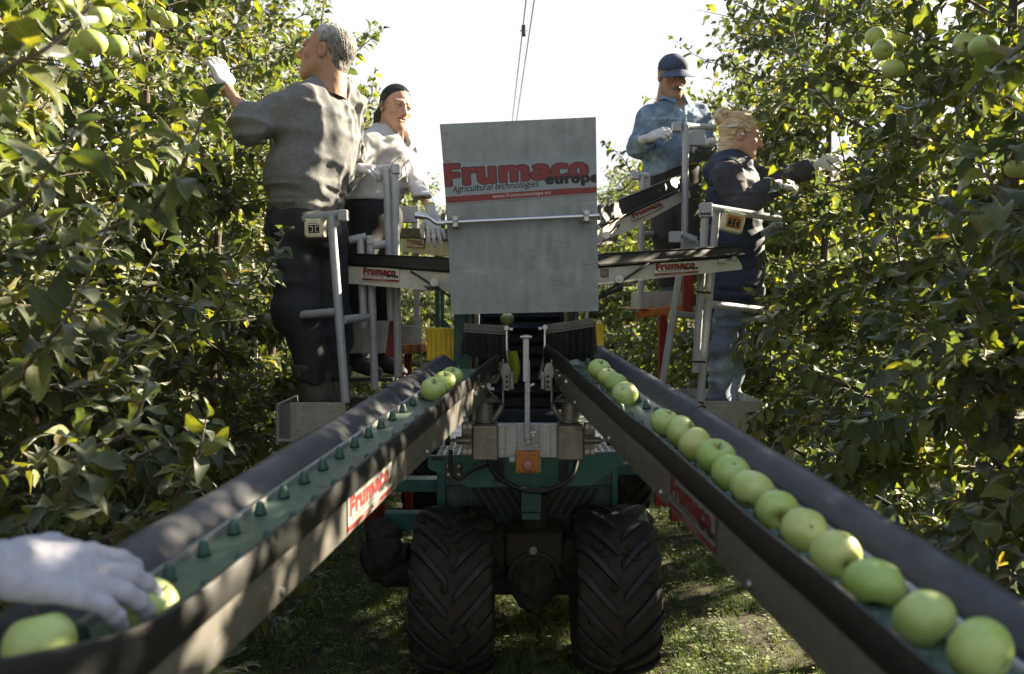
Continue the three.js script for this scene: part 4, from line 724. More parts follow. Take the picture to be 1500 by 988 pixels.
// farther trees of both rows and the neighbouring rows: three grown kinds, copied
{
  const kinds = [0, 1, 2].map((k) => {
    const t = growTree({ x: 0, z: -60, h: 3.7, seed: 900 + k * 17, radius: 0.88, low: 0.45, dense: 0.85, detail: false, leafScale: 1.25 });
    const root = thing('apple_tree', '', 'apple tree'); scene.remove(root);
    const tm = shade(new THREE.Mesh(t.trunk, bark)); tm.name = 'trunk'; root.add(tm);
    const bm = shade(new THREE.Mesh(mergeGeometries(t.branches.flat().map((g) => g.toNonIndexed())), twig)); bm.name = 'limbs'; bm.userData.kind = 'stuff'; root.add(bm);
    foliageMeshes(t.leaves, root, 2); return root;
  });
  const R = rng(4242); let i = 0;
  const put = (x, z, label, group, s = 1) => { const o = kinds[i++ % 3].clone(); o.name = numbered('apple_tree'); o.position.set(x + (R() - 0.5) * 0.2, -0.02, z + (R() - 0.5) * 0.2); o.rotation.y = R() * 6.28; o.scale.set(s * (0.95 + R() * 0.12), s * (0.92 + R() * 0.14), s * (0.95 + R() * 0.12)); scene.add(o); tag(o, label, 'apple tree', group); return o; };
  for (let k = 0; k < 18; k++) { put(-1.84, -10.9 - k * 1.05, 'apple tree far along the left row beyond the platforms', 'far apple trees of the left row'); put(1.92, -10.9 - k * 1.05, 'apple tree far along the right row beyond the platforms', 'far apple trees of the right row'); }
  for (let k = 0; k < 20; k++) { put(-5.5, 1.0 - k * 1.1, 'apple tree in the next row behind the left row', 'apple trees in the next row on the left'); if (k !== 4 && k !== 5 && k !== 9) put(5.6, -0.5 - k * 1.1, 'apple tree in the next row behind the right row', 'apple trees in the next row on the right'); }
  for (let k = 0; k < 12; k++) { put(-9.2, -2 - k * 1.4, 'apple tree two rows behind the left row', 'apple trees two rows away on the left', 1.05); put(9.3, -2 - k * 1.4, 'apple tree two rows behind the right row', 'apple trees two rows away on the right', 1.05); }
  for (let k = 0; k < 8; k++) put(-4.2 + k * 1.2, -32 - (k % 2), 'apple tree closing the far end of the lane', 'apple trees across the end of the lane', 1.1);
}
// posts, trellis wires, drip hose, net cables
for (const [x, z, l] of [[-1.80, -5.9, 'pale concrete trellis post behind the man in the grey jumper'], [2.05, -6.3, 'pale concrete trellis post rising through the right row']]) {
  const b = V(x, 0, z), t = thing('trellis_post', l, 'post', b); part('shaft', beam(V(x, -0.2, z), V(x + (x < 0 ? -0.03 : 0.02), 4.6, z), 0.075, 0.075, V(0, 0, 1), 0.008), M.concrete, t, b); part('cap', box(x - 0.05 + (x < 0 ? -0.03 : 0.02), 4.6, z - 0.05, x + 0.05 + (x < 0 ? -0.03 : 0.02), 4.64, z + 0.05), M.black, t, b);
}
const wireMat = new THREE.MeshStandardMaterial({ color: new THREE.Color(0.25, 0.25, 0.25), roughness: 0.4, metalness: 0.7 });
for (const [x, s] of [[-1.84, 'left'], [1.95, 'right']]) {
  const o = shade(new THREE.Mesh(tube([V(x, 0.62, 0.5), V(x, 0.58, -3), V(x + 0.02, 0.62, -7), V(x, 0.6, -14)], 0.012, 40, 6), M.black)); o.name = numbered('drip_hose'); tag(o, `black drip hose running low along the ${s} row`, 'hose'); scene.add(o);
  for (const [y, w] of [[1.1, 'lowest'], [1.9, 'middle'], [2.8, 'upper']]) { const k = shade(new THREE.Mesh(rod(V(x, y, 1), V(x, y, -30), 0.002, 5), wireMat)); k.name = numbered('trellis_wire'); tag(k, `${w} trellis wire through the ${s} row of trees`, 'wire'); scene.add(k); }
}
{
  const mk = (a, b, l) => { const o = shade(new THREE.Mesh(rod(a, b, 0.006, 6), wireMat)); o.name = numbered('net_cable'); tag(o, l, 'cable'); scene.add(o); return o; };
  mk(P(787, -30, 6.3), P(756, 180, 11.5), 'right one of two net cables overhead above the hood'); mk(P(774, -30, 6.3), P(750, 180, 11.5), 'left one of two net cables overhead above the hood');
  const c = P(767, 45, 7.2), o = thing('cable_clamp', 'small dark clamp joining the two overhead cables', 'clamp', c); part('body', box(c.x - 0.018, c.y - 0.045, c.z - 0.02, c.x + 0.018, c.y + 0.045, c.z + 0.02, 0.006), M.steelDark, o, c); part('bolt', rod(c.clone().add(V(-0.03, 0, 0)), c.clone().add(V(0.03, 0, 0)), 0.006, 8), M.bolt, o, c);
}
// ---------------------------------------------------------------- fallen leaves
{
  const M1 = leafMat(new THREE.Color().setRGB(0.20, 0.22, 0.12)), M2 = leafMat(new THREE.Color().setRGB(0.36, 0.33, 0.10)), M3 = leafMat(new THREE.Color().setRGB(0.40, 0.20, 0.06)), M4 = leafMat(new THREE.Color().setRGB(0.38, 0.40, 0.30));
  const list = [[845, 962, 0, 0.1, 'large green fallen leaf between the tyres'], [822, 968, 1, 0.09, 'yellowish fallen leaf left of the large one between the tyres'], [741, 914, 1, 0.07, 'small yellow fallen leaf in front of the axle'], [478, 962, 3, 0.09, 'pale curled fallen leaf under the left conveyor'], [556, 936, 3, 0.07, 'pale fallen leaf left of the left tyre'], [541, 950, 0, 0.07, 'green fallen leaf beside the pale one left of the tyre'], [1205, 970, 3, 0.11, 'large pale fallen leaf under the right conveyor'], [1188, 955, 0, 0.08, 'green fallen leaf under the right conveyor'], [984, 808, 2, 0.09, 'orange fallen leaf right of the right tyre'], [972, 835, 0, 0.09, 'grey green fallen leaf right of the right tyre'], [1000, 955, 1, 0.08, 'yellow green fallen leaf in the sun patch'], [540, 910, 1, 0.06, 'tiny yellow fallen leaf in the shade on the left'], [1060, 880, 3, 0.07, 'pale fallen leaf in the sunlit grass under the right conveyor'], [600, 965, 2, 0.06, 'brown fallen leaf beside the left tyre']];
  const R = rng(66);
  for (const [x, y, m, s, l] of list) {
    const a = P(x, y, 1), k = EYE.y / (EYE.y - a.y), p = EYE.clone().lerp(a, k), o = shade(new THREE.Mesh(LEAVES[(R() * 6) | 0], [M1, M2, M3, M4][m])); o.name = numbered('fallen_leaf');
    o.position.set(p.x, groundY(p.x, p.z) + 0.035, p.z); o.scale.setScalar(s * 1.15); o.rotation.set(-Math.PI / 2 + (R() - 0.5) * 0.7, (R() - 0.5) * 0.5, R() * 6.28); tag(o, l, 'leaf'); scene.add(o);
  }
  const p = P(932, 768, 3.55), o = shade(new THREE.Mesh(LEAVES[2], M4)); o.name = numbered('fallen_leaf'); o.position.copy(p); o.position.y += 0.02; o.scale.setScalar(0.09); o.rotation.set(-1.2, 0.3, -1.2); tag(o, 'pale leaf caught on top of the right tyre', 'leaf'); scene.add(o);
}
// ---------------------------------------------------------------- apples
function appleGeo(seed) {
  const R = rng(seed), el = 0.88 + R() * 0.12, lob = 0.018 + R() * 0.02, ph = R() * 6, sk = (R() - 0.5) * 0.1, n = 22, m = 28, prof = [];
  for (let i = 0; i <= n; i++) { const a = Math.PI * i / n, dip = 0.30 * Math.exp(-Math.pow(a / 0.30, 2)), dip2 = 0.17 * Math.exp(-Math.pow((Math.PI - a) / 0.26, 2)); prof.push([Math.sin(a) * (1 + 0.07 * Math.cos(a)), (Math.cos(a) * 0.96 - dip + dip2) * el]); }
  return grid(n, m, (u, v) => { const [r, y] = prof[Math.round(u * n)], a = v * Math.PI * 2, k = 1 + lob * Math.cos(5 * a + ph) * (0.25 + 0.75 * sstep(0.4, -0.9, y)) + 0.015 * Math.cos(2 * a + ph * 2); return V(Math.cos(a) * r * k + sk * y * 0.5, y, Math.sin(a) * r * k); }, true);
}
function appleMap(seed, a, b) {
  const R = rng(seed), sp = []; for (let i = 0; i < 260; i++) sp.push([R(), R()]);
  const t = tex(128, (u, v) => { // u from stem (0) to calyx (1)
    const n = F_BLOTCH(u + seed * 0.13, v), f = F_FINE(u, v + seed * 0.2); let k = sstep(-0.25, 0.35, n + (0.5 - u) * 0.15), c = [mix(a[0], b[0], k), mix(a[1], b[1], k), mix(a[2], b[2], k)], l = 1 + 0.08 * f;
    const rus = sstep(0.10, 0.03, u); c = [mix(c[0], 0.52, rus * 0.6), mix(c[1], 0.47, rus * 0.6), mix(c[2], 0.25, rus * 0.6)];
    const cal = sstep(0.965, 0.99, u); c = [mix(c[0], 0.22, cal), mix(c[1], 0.17, cal), mix(c[2], 0.10, cal)];
    return [c[0] * l, c[1] * l, c[2] * l];
  });
  const d = t.image.data; for (const [x, y] of sp) { const k = ((y * 128 | 0) * 128 + (x * 128 | 0)) * 4; d[k] = Math.min(255, d[k] * 1.12); d[k + 1] = Math.min(255, d[k + 1] * 1.08); d[k + 2] = Math.min(255, d[k + 2] * 1.2); }
  return t;
}
const appleMats = [[[0.67, 0.73, 0.43], [0.61, 0.69, 0.35]], [[0.71, 0.75, 0.47], [0.63, 0.70, 0.38]], [[0.63, 0.71, 0.40], [0.57, 0.66, 0.31]], [[0.71, 0.73, 0.43], [0.64, 0.70, 0.37]]].map(([a, b], i) => new THREE.MeshPhysicalMaterial({ map: appleMap(i + 3, a.map((c) => c * 1.05), b.map((c) => c * 1.06)), roughness: 0.45, clearcoat: 0.35, clearcoatRoughness: 0.3, sheen: 0.15 }));
const appleGeos = [1, 2, 3, 4].map((k) => appleGeo(k * 5 + 2));
const stemGeo = tube([V(0, 0.58, 0), V(0.015, 0.8, 0.01), V(0.07, 1.06, 0.03)], 0.035, 6, 6), stemMat = new THREE.MeshStandardMaterial({ color: new THREE.Color(0.10, 0.07, 0.035), roughness: 0.8 });
let appleN = 0;
function apple(p, r, axis, label, group) {
  const k = appleN++, o = shade(new THREE.Mesh(appleGeos[k % 4], appleMats[(k * 7 + (k >> 2)) % 4])); o.name = numbered('apple'); o.position.copy(p); o.scale.set(r * (0.97 + 0.06 * hash3(appleN, 3, 7)), r * (0.9 + 0.16 * hash3(appleN, 5, 1)), r * (0.97 + 0.06 * hash3(appleN, 9, 2)));
  o.quaternion.setFromUnitVectors(V(0, 1, 0), axis.clone().normalize()).multiply(new THREE.Quaternion().setFromAxisAngle(V(0, 1, 0), k * 1.7));
  const s = shade(new THREE.Mesh(stemGeo, stemMat)); s.name = 'stem'; o.add(s);
  tag(o, label, 'apple', group); scene.add(o); return o;
}
{
  const G = 'green apples riding on the conveyors';
  // pixel centre, radius in metres, stem axis
  const row = [[878, 542, 0.040, [0.2, 1, 0.5], 'apple highest on the right conveyor, closest to the machine'], [890, 553, 0.036, [0.05, 1, 0.25], 'small apple with upright stem, second highest on right conveyor'], [903, 564, 0.040, [0.5, 0.6, -0.5], 'third apple down from the machine on the right conveyor'], [915, 578, 0.041, [0.3, -0.6, -0.8], 'fourth apple down on right conveyor, before the empty gap'],
    [974, 620, 0.0385, [0.35, 0.9, 0.25], 'first apple below the empty gap on the right conveyor'], [998, 634, 0.041, [0.75, 0.35, 0.55], 'second apple below the empty gap on the right conveyor'], [1019, 653, 0.041, [-0.5, 0.4, -0.8], 'third apple below the empty gap on the right conveyor'], [1049, 671, 0.0415, [0.05, 1, 0.65], 'apple showing its stem cavity from above in right conveyor row'], [1072, 694, 0.041, [0, -0.75, -0.62], 'apple showing its calyx to the viewer in right conveyor row'], [1102, 719, 0.041, [0.5, 0.8, -0.6], 'smooth apple just below the calyx apple on right conveyor'],
    [1139, 749, 0.039, [-0.1, -0.2, 0.95], 'seventh apple below the gap, its stem end facing the viewer'], [1180, 779, 0.0405, [-0.05, -0.5, -0.85], 'eighth apple below the gap, calyx facing the viewer'], [1223, 815, 0.0395, [0.25, -0.2, 0.9], 'ninth apple below the gap, stem dent low in front'], [1279, 857, 0.0425, [-0.2, -0.7, 0.55], 'large round apple, third from the lower end of the row'], [1353, 906, 0.0395, [0.55, -0.6, 0.5], 'apple with stem pointing down right, second from lower end'], [1437, 954, 0.0385, [-0.5, 0.3, -0.75], 'lowest apple on the right conveyor, at the frame corner']];
  for (const [x, y, r, a, l] of row) apple(P(x, y, 784 / (x - 600)), r * 0.97, V(...a), l, G);
  apple(P(635, 571, 2.67), 0.0415, V(0.1, 0.85, 0.6), 'front apple of the three on the left conveyor', G); apple(P(651, 560, 2.80), 0.039, V(0.1, 0.9, 0.45), 'middle apple of the three on the left conveyor', G); apple(P(662, 553, 2.92), 0.038, V(0.15, 0.9, 0.5), 'rear apple of the three on the left conveyor', G);
  apple(P(212, 892, 1.15), 0.043, V(0.5, 0.55, 0.1), 'blurred apple under the gloved fingers at lower left', G); apple(P(58, 948, 1.0), 0.041, V(-0.2, 0.9, -0.2), 'dark apple below the gloved palm at lower left corner', G);
  apple(P(743, 468, 3.62), 0.031, V(0, 1, 0.2), 'apple riding up the dark belt under the hood', G);
  const H = 'apples hanging in the trees';
  for (const [x, y, rp, l] of [[135, 62, 20, 'front apple of the cluster hanging at upper left'], [169, 68, 17, 'sunlit apple beside the front one at upper left'], [121, 70, 19, 'apple behind the front one at upper left'], [142, 22, 20, 'shaded apple above the cluster at upper left'], [90, 6, 18, 'apple cut by the top edge at upper left'],
    [229, 20, 12.5, 'upper apple of the small cluster above the gloved hand'], [246, 29, 12.5, 'right apple of the small cluster above the gloved hand'], [223, 41, 11, 'lowest apple of the small cluster above the gloved hand'],
    [1283, 54, 15, 'left apple of the bunch in upper right tree'], [1294, 73, 15.5, 'apple showing calyx in the bunch in upper right tree'], [1308, 101, 16, 'lowest apple of the bunch in upper right tree'], [1322, 52, 14, 'rear apple of the bunch in upper right tree'], [1441, 69, 20, 'big shaded apple near the upper right corner'], [1416, 66, 18, 'apple behind the big one near the upper right corner'],
    [1444, 225, 12, 'apple in deep shade at the right edge'], [1424, 232, 10, 'smaller apple in deep shade at the right edge'], [1490, 248, 17, 'apple cut by the right edge of the frame'], [1208, 147, 9.5, 'small apple above the outstretched far glove'], [1284, 605, 11, 'left dark apple low in the right tree'], [1306, 604, 11, 'right dark apple low in the right tree'], [1181, 510, 8, 'small dark apple low beside the woman in navy'], [1353, 185, 7, 'tiny yellowish apple in the right row']]) {
    const d = Math.min(4.2, 0.039 * FPX / rp); apple(P(x, y, d), 0.039 * Math.min(1, rp * d / (0.039 * FPX)), V(0.15 * Math.sin(x), 0.9, 0.4 * Math.sin(y) - (y === 73 ? 1.4 : 0)), l, H);
  }
}
// ---------------------------------------------------------------- signed-distance modelling: smooth-joined tapered limbs meshed by surface nets
const smin = (a, b, k) => { const h = Math.max(k - Math.abs(a - b), 0) / k; return Math.min(a, b) - h * h * k * 0.25; };
const smax = (a, b, k) => -smin(-a, -b, k);
function cone(a, b, ra, rb) { const dx = b.x - a.x, dy = b.y - a.y, dz = b.z - a.z, l2 = dx * dx + dy * dy + dz * dz || 1e-9; return (x, y, z) => { x -= a.x; y -= a.y; z -= a.z; const t = clamp((x * dx + y * dy + z * dz) / l2, 0, 1); x -= dx * t; y -= dy * t; z -= dz * t; return Math.sqrt(x * x + y * y + z * z) - (ra + (rb - ra) * t); }; }
function ellip(c, r, X = V(1, 0, 0), Y = V(0, 1, 0), Z = V(0, 0, 1)) { return (x, y, z) => { x -= c.x; y -= c.y; z -= c.z; const a = (x * X.x + y * X.y + z * X.z) / r.x, b = (x * Y.x + y * Y.y + z * Y.z) / r.y, d = (x * Z.x + y * Z.y + z * Z.z) / r.z, k0 = Math.sqrt(a * a + b * b + d * d); if (k0 < 1e-6) return -Math.min(r.x, r.y, r.z); const k1 = Math.sqrt(a * a / (r.x * r.x) + b * b / (r.y * r.y) + d * d / (r.z * r.z)); return k0 * (k0 - 1) / k1; }; }
const below = (f, p, n, k = 0.004) => { const w = p.dot(n); return (x, y, z) => smax(f(x, y, z), x * n.x + y * n.y + z * n.z - w, k); };  // keep the side of the plane away from n
const join = (fs, k) => (x, y, z) => { let d = fs[0](x, y, z); for (let i = 1; i < fs.length; i++) d = smin(d, fs[i](x, y, z), k); return d; };
const grow = (f, t) => (x, y, z) => f(x, y, z) - t;
function netMesh(f, lo, hi, h, color) {
  const nx = Math.ceil((hi.x - lo.x) / h) + 2, ny = Math.ceil((hi.y - lo.y) / h) + 2, nz = Math.ceil((hi.z - lo.z) / h) + 2, F = new Float32Array(nx * ny * nz), B = 6, id = (i, j, k) => (k * ny + j) * nx + i, rad = B * h * 0.87 * 1.45 + h * 2;
  for (let k = 0; k < nz; k += B) for (let j = 0; j < ny; j += B) for (let i = 0; i < nx; i += B) {
    const c = f(lo.x + (i + B / 2) * h, lo.y + (j + B / 2) * h, lo.z + (k + B / 2) * h), K = Math.min(k + B, nz), J = Math.min(j + B, ny), I = Math.min(i + B, nx), skip = Math.abs(c) > rad;
    for (let c2 = k; c2 < K; c2++) for (let b = j; b < J; b++) for (let a = i; a < I; a++) F[id(a, b, c2)] = skip ? c : f(lo.x + a * h, lo.y + b * h, lo.z + c2 * h);
  }
  const at = new Int32Array(nx * ny * nz).fill(-1), pos = [], idx = [], E = [[0, 1], [2, 3], [4, 5], [6, 7], [0, 2], [1, 3], [4, 6], [5, 7], [0, 4], [1, 5], [2, 6], [3, 7]], v = new Float32Array(8);
  for (let k = 0; k < nz - 1; k++) for (let j = 0; j < ny - 1; j++) for (let i = 0; i < nx - 1; i++) {
    let m = 0; for (let c = 0; c < 8; c++) { v[c] = F[id(i + (c & 1), j + (c >> 1 & 1), k + (c >> 2))]; if (v[c] < 0) m |= 1 << c; }
    if (m === 0 || m === 255) continue;
    let X = 0, Y = 0, Z = 0, n = 0; for (const [a, b] of E) if ((m >> a & 1) !== (m >> b & 1)) { const t = v[a] / (v[a] - v[b]); X += (a & 1) + ((b & 1) - (a & 1)) * t; Y += (a >> 1 & 1) + ((b >> 1 & 1) - (a >> 1 & 1)) * t; Z += (a >> 2) + ((b >> 2) - (a >> 2)) * t; n++; }
    at[id(i, j, k)] = pos.length / 3; pos.push(lo.x + (i + X / n) * h, lo.y + (j + Y / n) * h, lo.z + (k + Z / n) * h);
  }
  const quad = (a, b, c, d, s) => { if (a < 0 || b < 0 || c < 0 || d < 0) return; if (s) idx.push(a, b, c, a, c, d); else idx.push(a, c, b, a, d, c); };
  for (let k = 1; k < nz - 1; k++) for (let j = 1; j < ny - 1; j++) for (let i = 1; i < nx - 1; i++) {
    const s = F[id(i, j, k)] < 0;
    if (s !== F[id(i + 1, j, k)] < 0) quad(at[id(i, j - 1, k - 1)], at[id(i, j, k - 1)], at[id(i, j, k)], at[id(i, j - 1, k)], s);
    if (s !== F[id(i, j + 1, k)] < 0) quad(at[id(i - 1, j, k - 1)], at[id(i - 1, j, k)], at[id(i, j, k)], at[id(i, j, k - 1)], s);
    if (s !== F[id(i, j, k + 1)] < 0) quad(at[id(i - 1, j - 1, k)], at[id(i, j - 1, k)], at[id(i, j, k)], at[id(i - 1, j, k)], s);
  }
  const g = new THREE.BufferGeometry(); g.setAttribute('position', new THREE.Float32BufferAttribute(pos, 3)); g.setIndex(idx); g.computeVertexNormals();
  if (color) { const cl = new Float32Array(pos.length), N = g.attributes.normal; for (let i = 0; i < pos.length / 3; i++) { const c = color(pos[3 * i], pos[3 * i + 1], pos[3 * i + 2], N.getX(i), N.getY(i), N.getZ(i)); cl[3 * i] = c[0]; cl[3 * i + 1] = c[1]; cl[3 * i + 2] = c[2]; } g.setAttribute('color', new THREE.BufferAttribute(cl, 3)); }
  return g;
}
const heather = (c, amt = 0.12, f = 160) => (x, y, z) => { const n = 1 + amt * noise(x * f, y * f, z * f) + amt * 0.6 * noise(x * 62, y * 62, z * 62) + amt * 0.7 * fbm(x * 14, y * 14, z * 14, 2); return [c[0] * n, c[1] * n, c[2] * n]; };
const cloth = (rough = 0.9, sheen = 0.3) => new THREE.MeshPhysicalMaterial({ vertexColors: true, roughness: rough, sheen, sheenRoughness: 0.6, sheenColor: new THREE.Color(0.5, 0.5, 0.5) });
const skinMat = new THREE.MeshPhysicalMaterial({ vertexColors: true, roughness: 0.5, sheen: 0.15, specularIntensity: 0.8 });

// head, in its own frame: x to the person's left, y up, z forward, origin between the ears at eye height
function headSDF(o) {
  const w = o.wide ?? 1, jaw = o.jaw ?? 1, nose = o.nose ?? 1;
  const base = join([ellip(V(0, 0.030, -0.018), V(0.074 * w, 0.088, 0.097)), ellip(V(0, -0.040, 0.026), V(0.059 * w, 0.074, 0.066)), cone(V(0.046 * jaw, -0.058, 0.0), V(0.017 * jaw, -0.100, 0.060), 0.021, 0.019), cone(V(-0.046 * jaw, -0.058, 0.0), V(-0.017 * jaw, -0.100, 0.060), 0.021, 0.019), cone(V(0, -0.103, 0.064), V(0, -0.098, 0.068), 0.018, 0.016), cone(V(0, -0.04, -0.035), V(0, -0.20, -0.055), 0.056 * (o.neck ?? 1), 0.062 * (o.neck ?? 1))], 0.03);
  const feats = [[ellip(V(0.042 * w, -0.022, 0.060), V(0.021, 0.017, 0.018)), 0.02], [ellip(V(-0.042 * w, -0.022, 0.060), V(0.021, 0.017, 0.018)), 0.02], [cone(V(0.012, 0.024, 0.086), V(0.045, 0.026, 0.066), 0.009, 0.008), 0.014], [cone(V(-0.012, 0.024, 0.086), V(-0.045, 0.026, 0.066), 0.009, 0.008), 0.014],
    [cone(V(0, 0.012, 0.088), V(0, -0.030, 0.106 + 0.004 * nose), 0.0075 * nose, 0.0125 * nose), 0.010], [ellip(V(0.012, -0.035, 0.094), V(0.009, 0.008, 0.010).multiplyScalar(nose)), 0.006], [ellip(V(-0.012, -0.035, 0.094), V(0.009, 0.008, 0.010).multiplyScalar(nose)), 0.006],
    [cone(V(-0.019, -0.063, 0.081), V(0.019, -0.063, 0.081), 0.0065, 0.0065), 0.008], [cone(V(-0.015, -0.073, 0.080), V(0.015, -0.073, 0.080), 0.0075, 0.0075), 0.008]];
  const sock = [V(0.031, 0.004, 0.098), V(-0.031, 0.004, 0.098)], ball = [ellip(V(0.031, 0.004, 0.0765), V(0.0125, 0.0125, 0.0125)), ellip(V(-0.031, 0.004, 0.0765), V(0.0125, 0.0125, 0.0125))];
  const lid = [ellip(V(0.031, 0.0085, 0.0765), V(0.0155, 0.0095, 0.0145)), ellip(V(-0.031, 0.0085, 0.0765), V(0.0155, 0.0095, 0.0145))];
  const ear = [1, -1].map((s) => { const e = ellip(V(s * 0.078 * w, -0.008, -0.012), V(0.010, 0.030, 0.018)), hol = ellip(V(s * 0.088 * w, -0.004, -0.010), V(0.009, 0.018, 0.010)); return (x, y, z) => smax(e(x, y, z), -hol(x, y, z), 0.005); });
  const slit = cone(V(-0.021, -0.0675 + (o.smile ? 0.004 : 0), 0.086), V(0.021, -0.0675 + (o.smile ? 0.004 : 0), 0.086), 0.0022, 0.0022);
  return (x, y, z) => {
    let d = base(x, y, z);
    if (d < 0.05) {
      for (const [f, k] of feats) d = smin(d, f(x, y, z), k);
      for (const s of sock) { const q = Math.hypot(x - s.x, (y - s.y) * 1.15, z - s.z) - 0.0165; d = smax(d, -q, 0.012); }
      for (const b of ball) d = Math.min(d, b(x, y, z)); for (const l of lid) d = smin(d, l(x, y, z), 0.004);
      d = smin(d, ear[0](x, y, z), 0.006); d = smin(d, ear[1](x, y, z), 0.006); d = smax(d, -slit(x, y, z), 0.003);
      d += 0.0006 * noise(x * 90, y * 90, z * 90);
    }
    return d;
  };
}
function headColor(o) {
  const s = o.skin, lipc = o.lip ?? [s[0] * 0.9, s[1] * 0.62, s[2] * 0.6];
  return (x, y, z) => {
    const n = 1 + 0.10 * fbm(x * 30, y * 30, z * 30, 3), red = 0.10 * sstep(0.05, 0, Math.hypot(Math.abs(x) - 0.042, y + 0.03, z - 0.07)) + 0.12 * sstep(0.022, 0, Math.hypot(x, y + 0.03, z - 0.108));
    let c = [s[0] * n * (1 + red), s[1] * n * (1 - red * 0.5), s[2] * n * (1 - red * 0.5)];
    for (const e of [0.031, -0.031]) { const r = Math.hypot(x - e, y - 0.004), q = Math.hypot(x - e, y - 0.004, z - 0.0765); if (q < 0.0133 && z > 0.08 && y < 0.0085 && y > -0.004) c = r < 0.0058 ? [0.02, 0.014, 0.01] : [0.55, 0.5, 0.46]; else if (q < 0.019 && z > 0.07 && Math.abs(y - 0.0065) < 0.0042) c = [s[0] * 0.6, s[1] * 0.52, s[2] * 0.5]; }
    const ex = Math.abs(x) - 0.031, by = 0.0265 - 0.16 * ex * ex * 30 * 0.3; if (Math.abs(ex) < 0.019 && Math.abs(y - by) < 0.0034 && z > 0.055) { const k = 0.6; c = c.map((v, i) => mix(v, o.brow[i], k)); }
    if (z > 0.074 && Math.abs(x) < 0.024 && y > -0.080 && y < -0.056) { const k = o.tash ? 0.4 : 0.7; c = c.map((v, i) => mix(v, lipc[i], k)); { const sy = o.smile ? -0.0665 + 9 * x * x : -0.0675; if (Math.abs(y - sy) < 0.002) c = o.smile && Math.abs(x) < 0.013 ? [0.42, 0.33, 0.29] : c.map((v) => v * 0.35); } }
    if (o.stubble && y < -0.03 && z > -0.02) c = c.map((v, i) => mix(v, [0.22, 0.19, 0.17][i], 0.22 * sstep(-0.03, -0.06, y)));
    if (o.paint) c = o.paint(x, y, z, c);
    return c;
  };
}
function basisOf(fwd, up = V(0, 1, 0), roll = 0) { const z = fwd.clone().normalize(); let x = up.clone().cross(z).normalize(); let y = z.clone().cross(x); if (roll) { const c = Math.cos(roll), s = Math.sin(roll), X = x.clone().multiplyScalar(c).addScaledVector(y, s); y = y.clone().multiplyScalar(c).addScaledVector(x, -s); x = X; } return new THREE.Matrix4().makeBasis(x, y, z); }
// hand: wrist at the origin, fingers along y, back of the hand towards z, thumb towards +x (mirror with s = -1)
function handGeo({ curl = [0.4, 0.45, 0.5, 0.55], thumb = 0.5, spread = 0.1, s = 1, size = 1, cell = 0.003, color, cuff = 0.05, cuffColor, glove = 0.0012, fuse = 0.005 }) {
  const fs = [], fin = [[0.030, 0.088, 0.072, 0.0088], [0.010, 0.093, 0.080, 0.0092], [-0.011, 0.090, 0.075, 0.0088], [-0.030, 0.080, 0.060, 0.0078]];
  fin.forEach(([x, y, L, r], i) => {
    const c = curl[i], sp = (1.5 - i) * spread * 0.6; let p = V(x * 0.82, y - 0.03, -0.003), a = -0.05; const seg = [0.03, L * 0.47, L * 0.3, L * 0.25], rr = [r * 1.15, r * 1.12, r * 1.02, r * 0.95, r * 0.8];
    for (let k = 0; k < 4; k++) { if (k) a += c * [0, 0.75, 1.0, 0.75][k]; const d = V(Math.sin(sp) * Math.cos(a) + (k === 0 ? x * 4 : 0), Math.cos(a), -Math.sin(a)).normalize(), q = p.clone().addScaledVector(d, seg[k]); fs.push([cone(p, q, rr[k] + glove, rr[k + 1] + glove), k === 0 ? 0.012 : 0.004, i]); p = q; }
  });
  { let p = V(0.026, 0.022, -0.006); const dirs = [V(0.75, 0.72, -0.28), V(0.42 - thumb * 0.3, 0.88, -0.25 - thumb * 0.35), V(0.18 - thumb * 0.5, 0.9, -0.25 - thumb * 0.5)], seg = [0.040, 0.033, 0.027], rr = [0.0155, 0.0120, 0.0108, 0.009]; dirs.forEach((d, k) => { const q = p.clone().addScaledVector(d.normalize(), seg[k]); fs.push([cone(p, q, rr[k] + glove, rr[k + 1] + glove), k ? 0.004 : 0.012, 4]); p = q; }); }
  const palm = join([cone(V(0.022, 0.02, -0.003), V(0.026, 0.078, -0.002), 0.0165, 0.0135), cone(V(0.0, 0.012, -0.002), V(0.002, 0.082, 0.0), 0.0175, 0.0145), cone(V(-0.021, 0.02, -0.003), V(-0.025, 0.072, -0.002), 0.0165, 0.0125), cone(V(0, -cuff, 0), V(0, 0.01, -0.001), 0.0285, 0.0235)], 0.016);
  const cut = -cuff;
  const fld = (x, y, z) => { x *= s; let d = palm(x, y, z), fing = [1, 1, 1, 1, 1]; for (const [f, k, i] of fs) { const q = f(x, y, z); fing[i] = fing[i] > 0.9 ? q : smin(fing[i], q, 0.004); } for (let i = 0; i < 5; i++) d = smin(d, fing[i], fuse); d -= 0.0012 * noise(x * 70, y * 45, z * 70) + 0.0008 * noise(x * 160, y * 160, z * 160); if (y < 0.02) d -= 0.0014 * Math.sin(y * 900) * sstep(0.02, -0.01, y); return smax(d, cut - y, 0.003); };
  const g = netMesh(fld, V(-0.1, -cuff - 0.01, -0.13), V(0.1, 0.2, 0.05), cell, color && ((x, y, z) => (cuffColor && y < cut + 0.012 ? cuffColor : color(x, y, z))));
  return g.scale(size, size, size);
}
function placeHand(g, wrist, dir, dorsal) { const y = dir.clone().normalize(), x = y.clone().cross(dorsal).normalize(), z = x.clone().cross(y); return g.applyMatrix4(new THREE.Matrix4().makeBasis(x, y, z).setPosition(wrist)); }
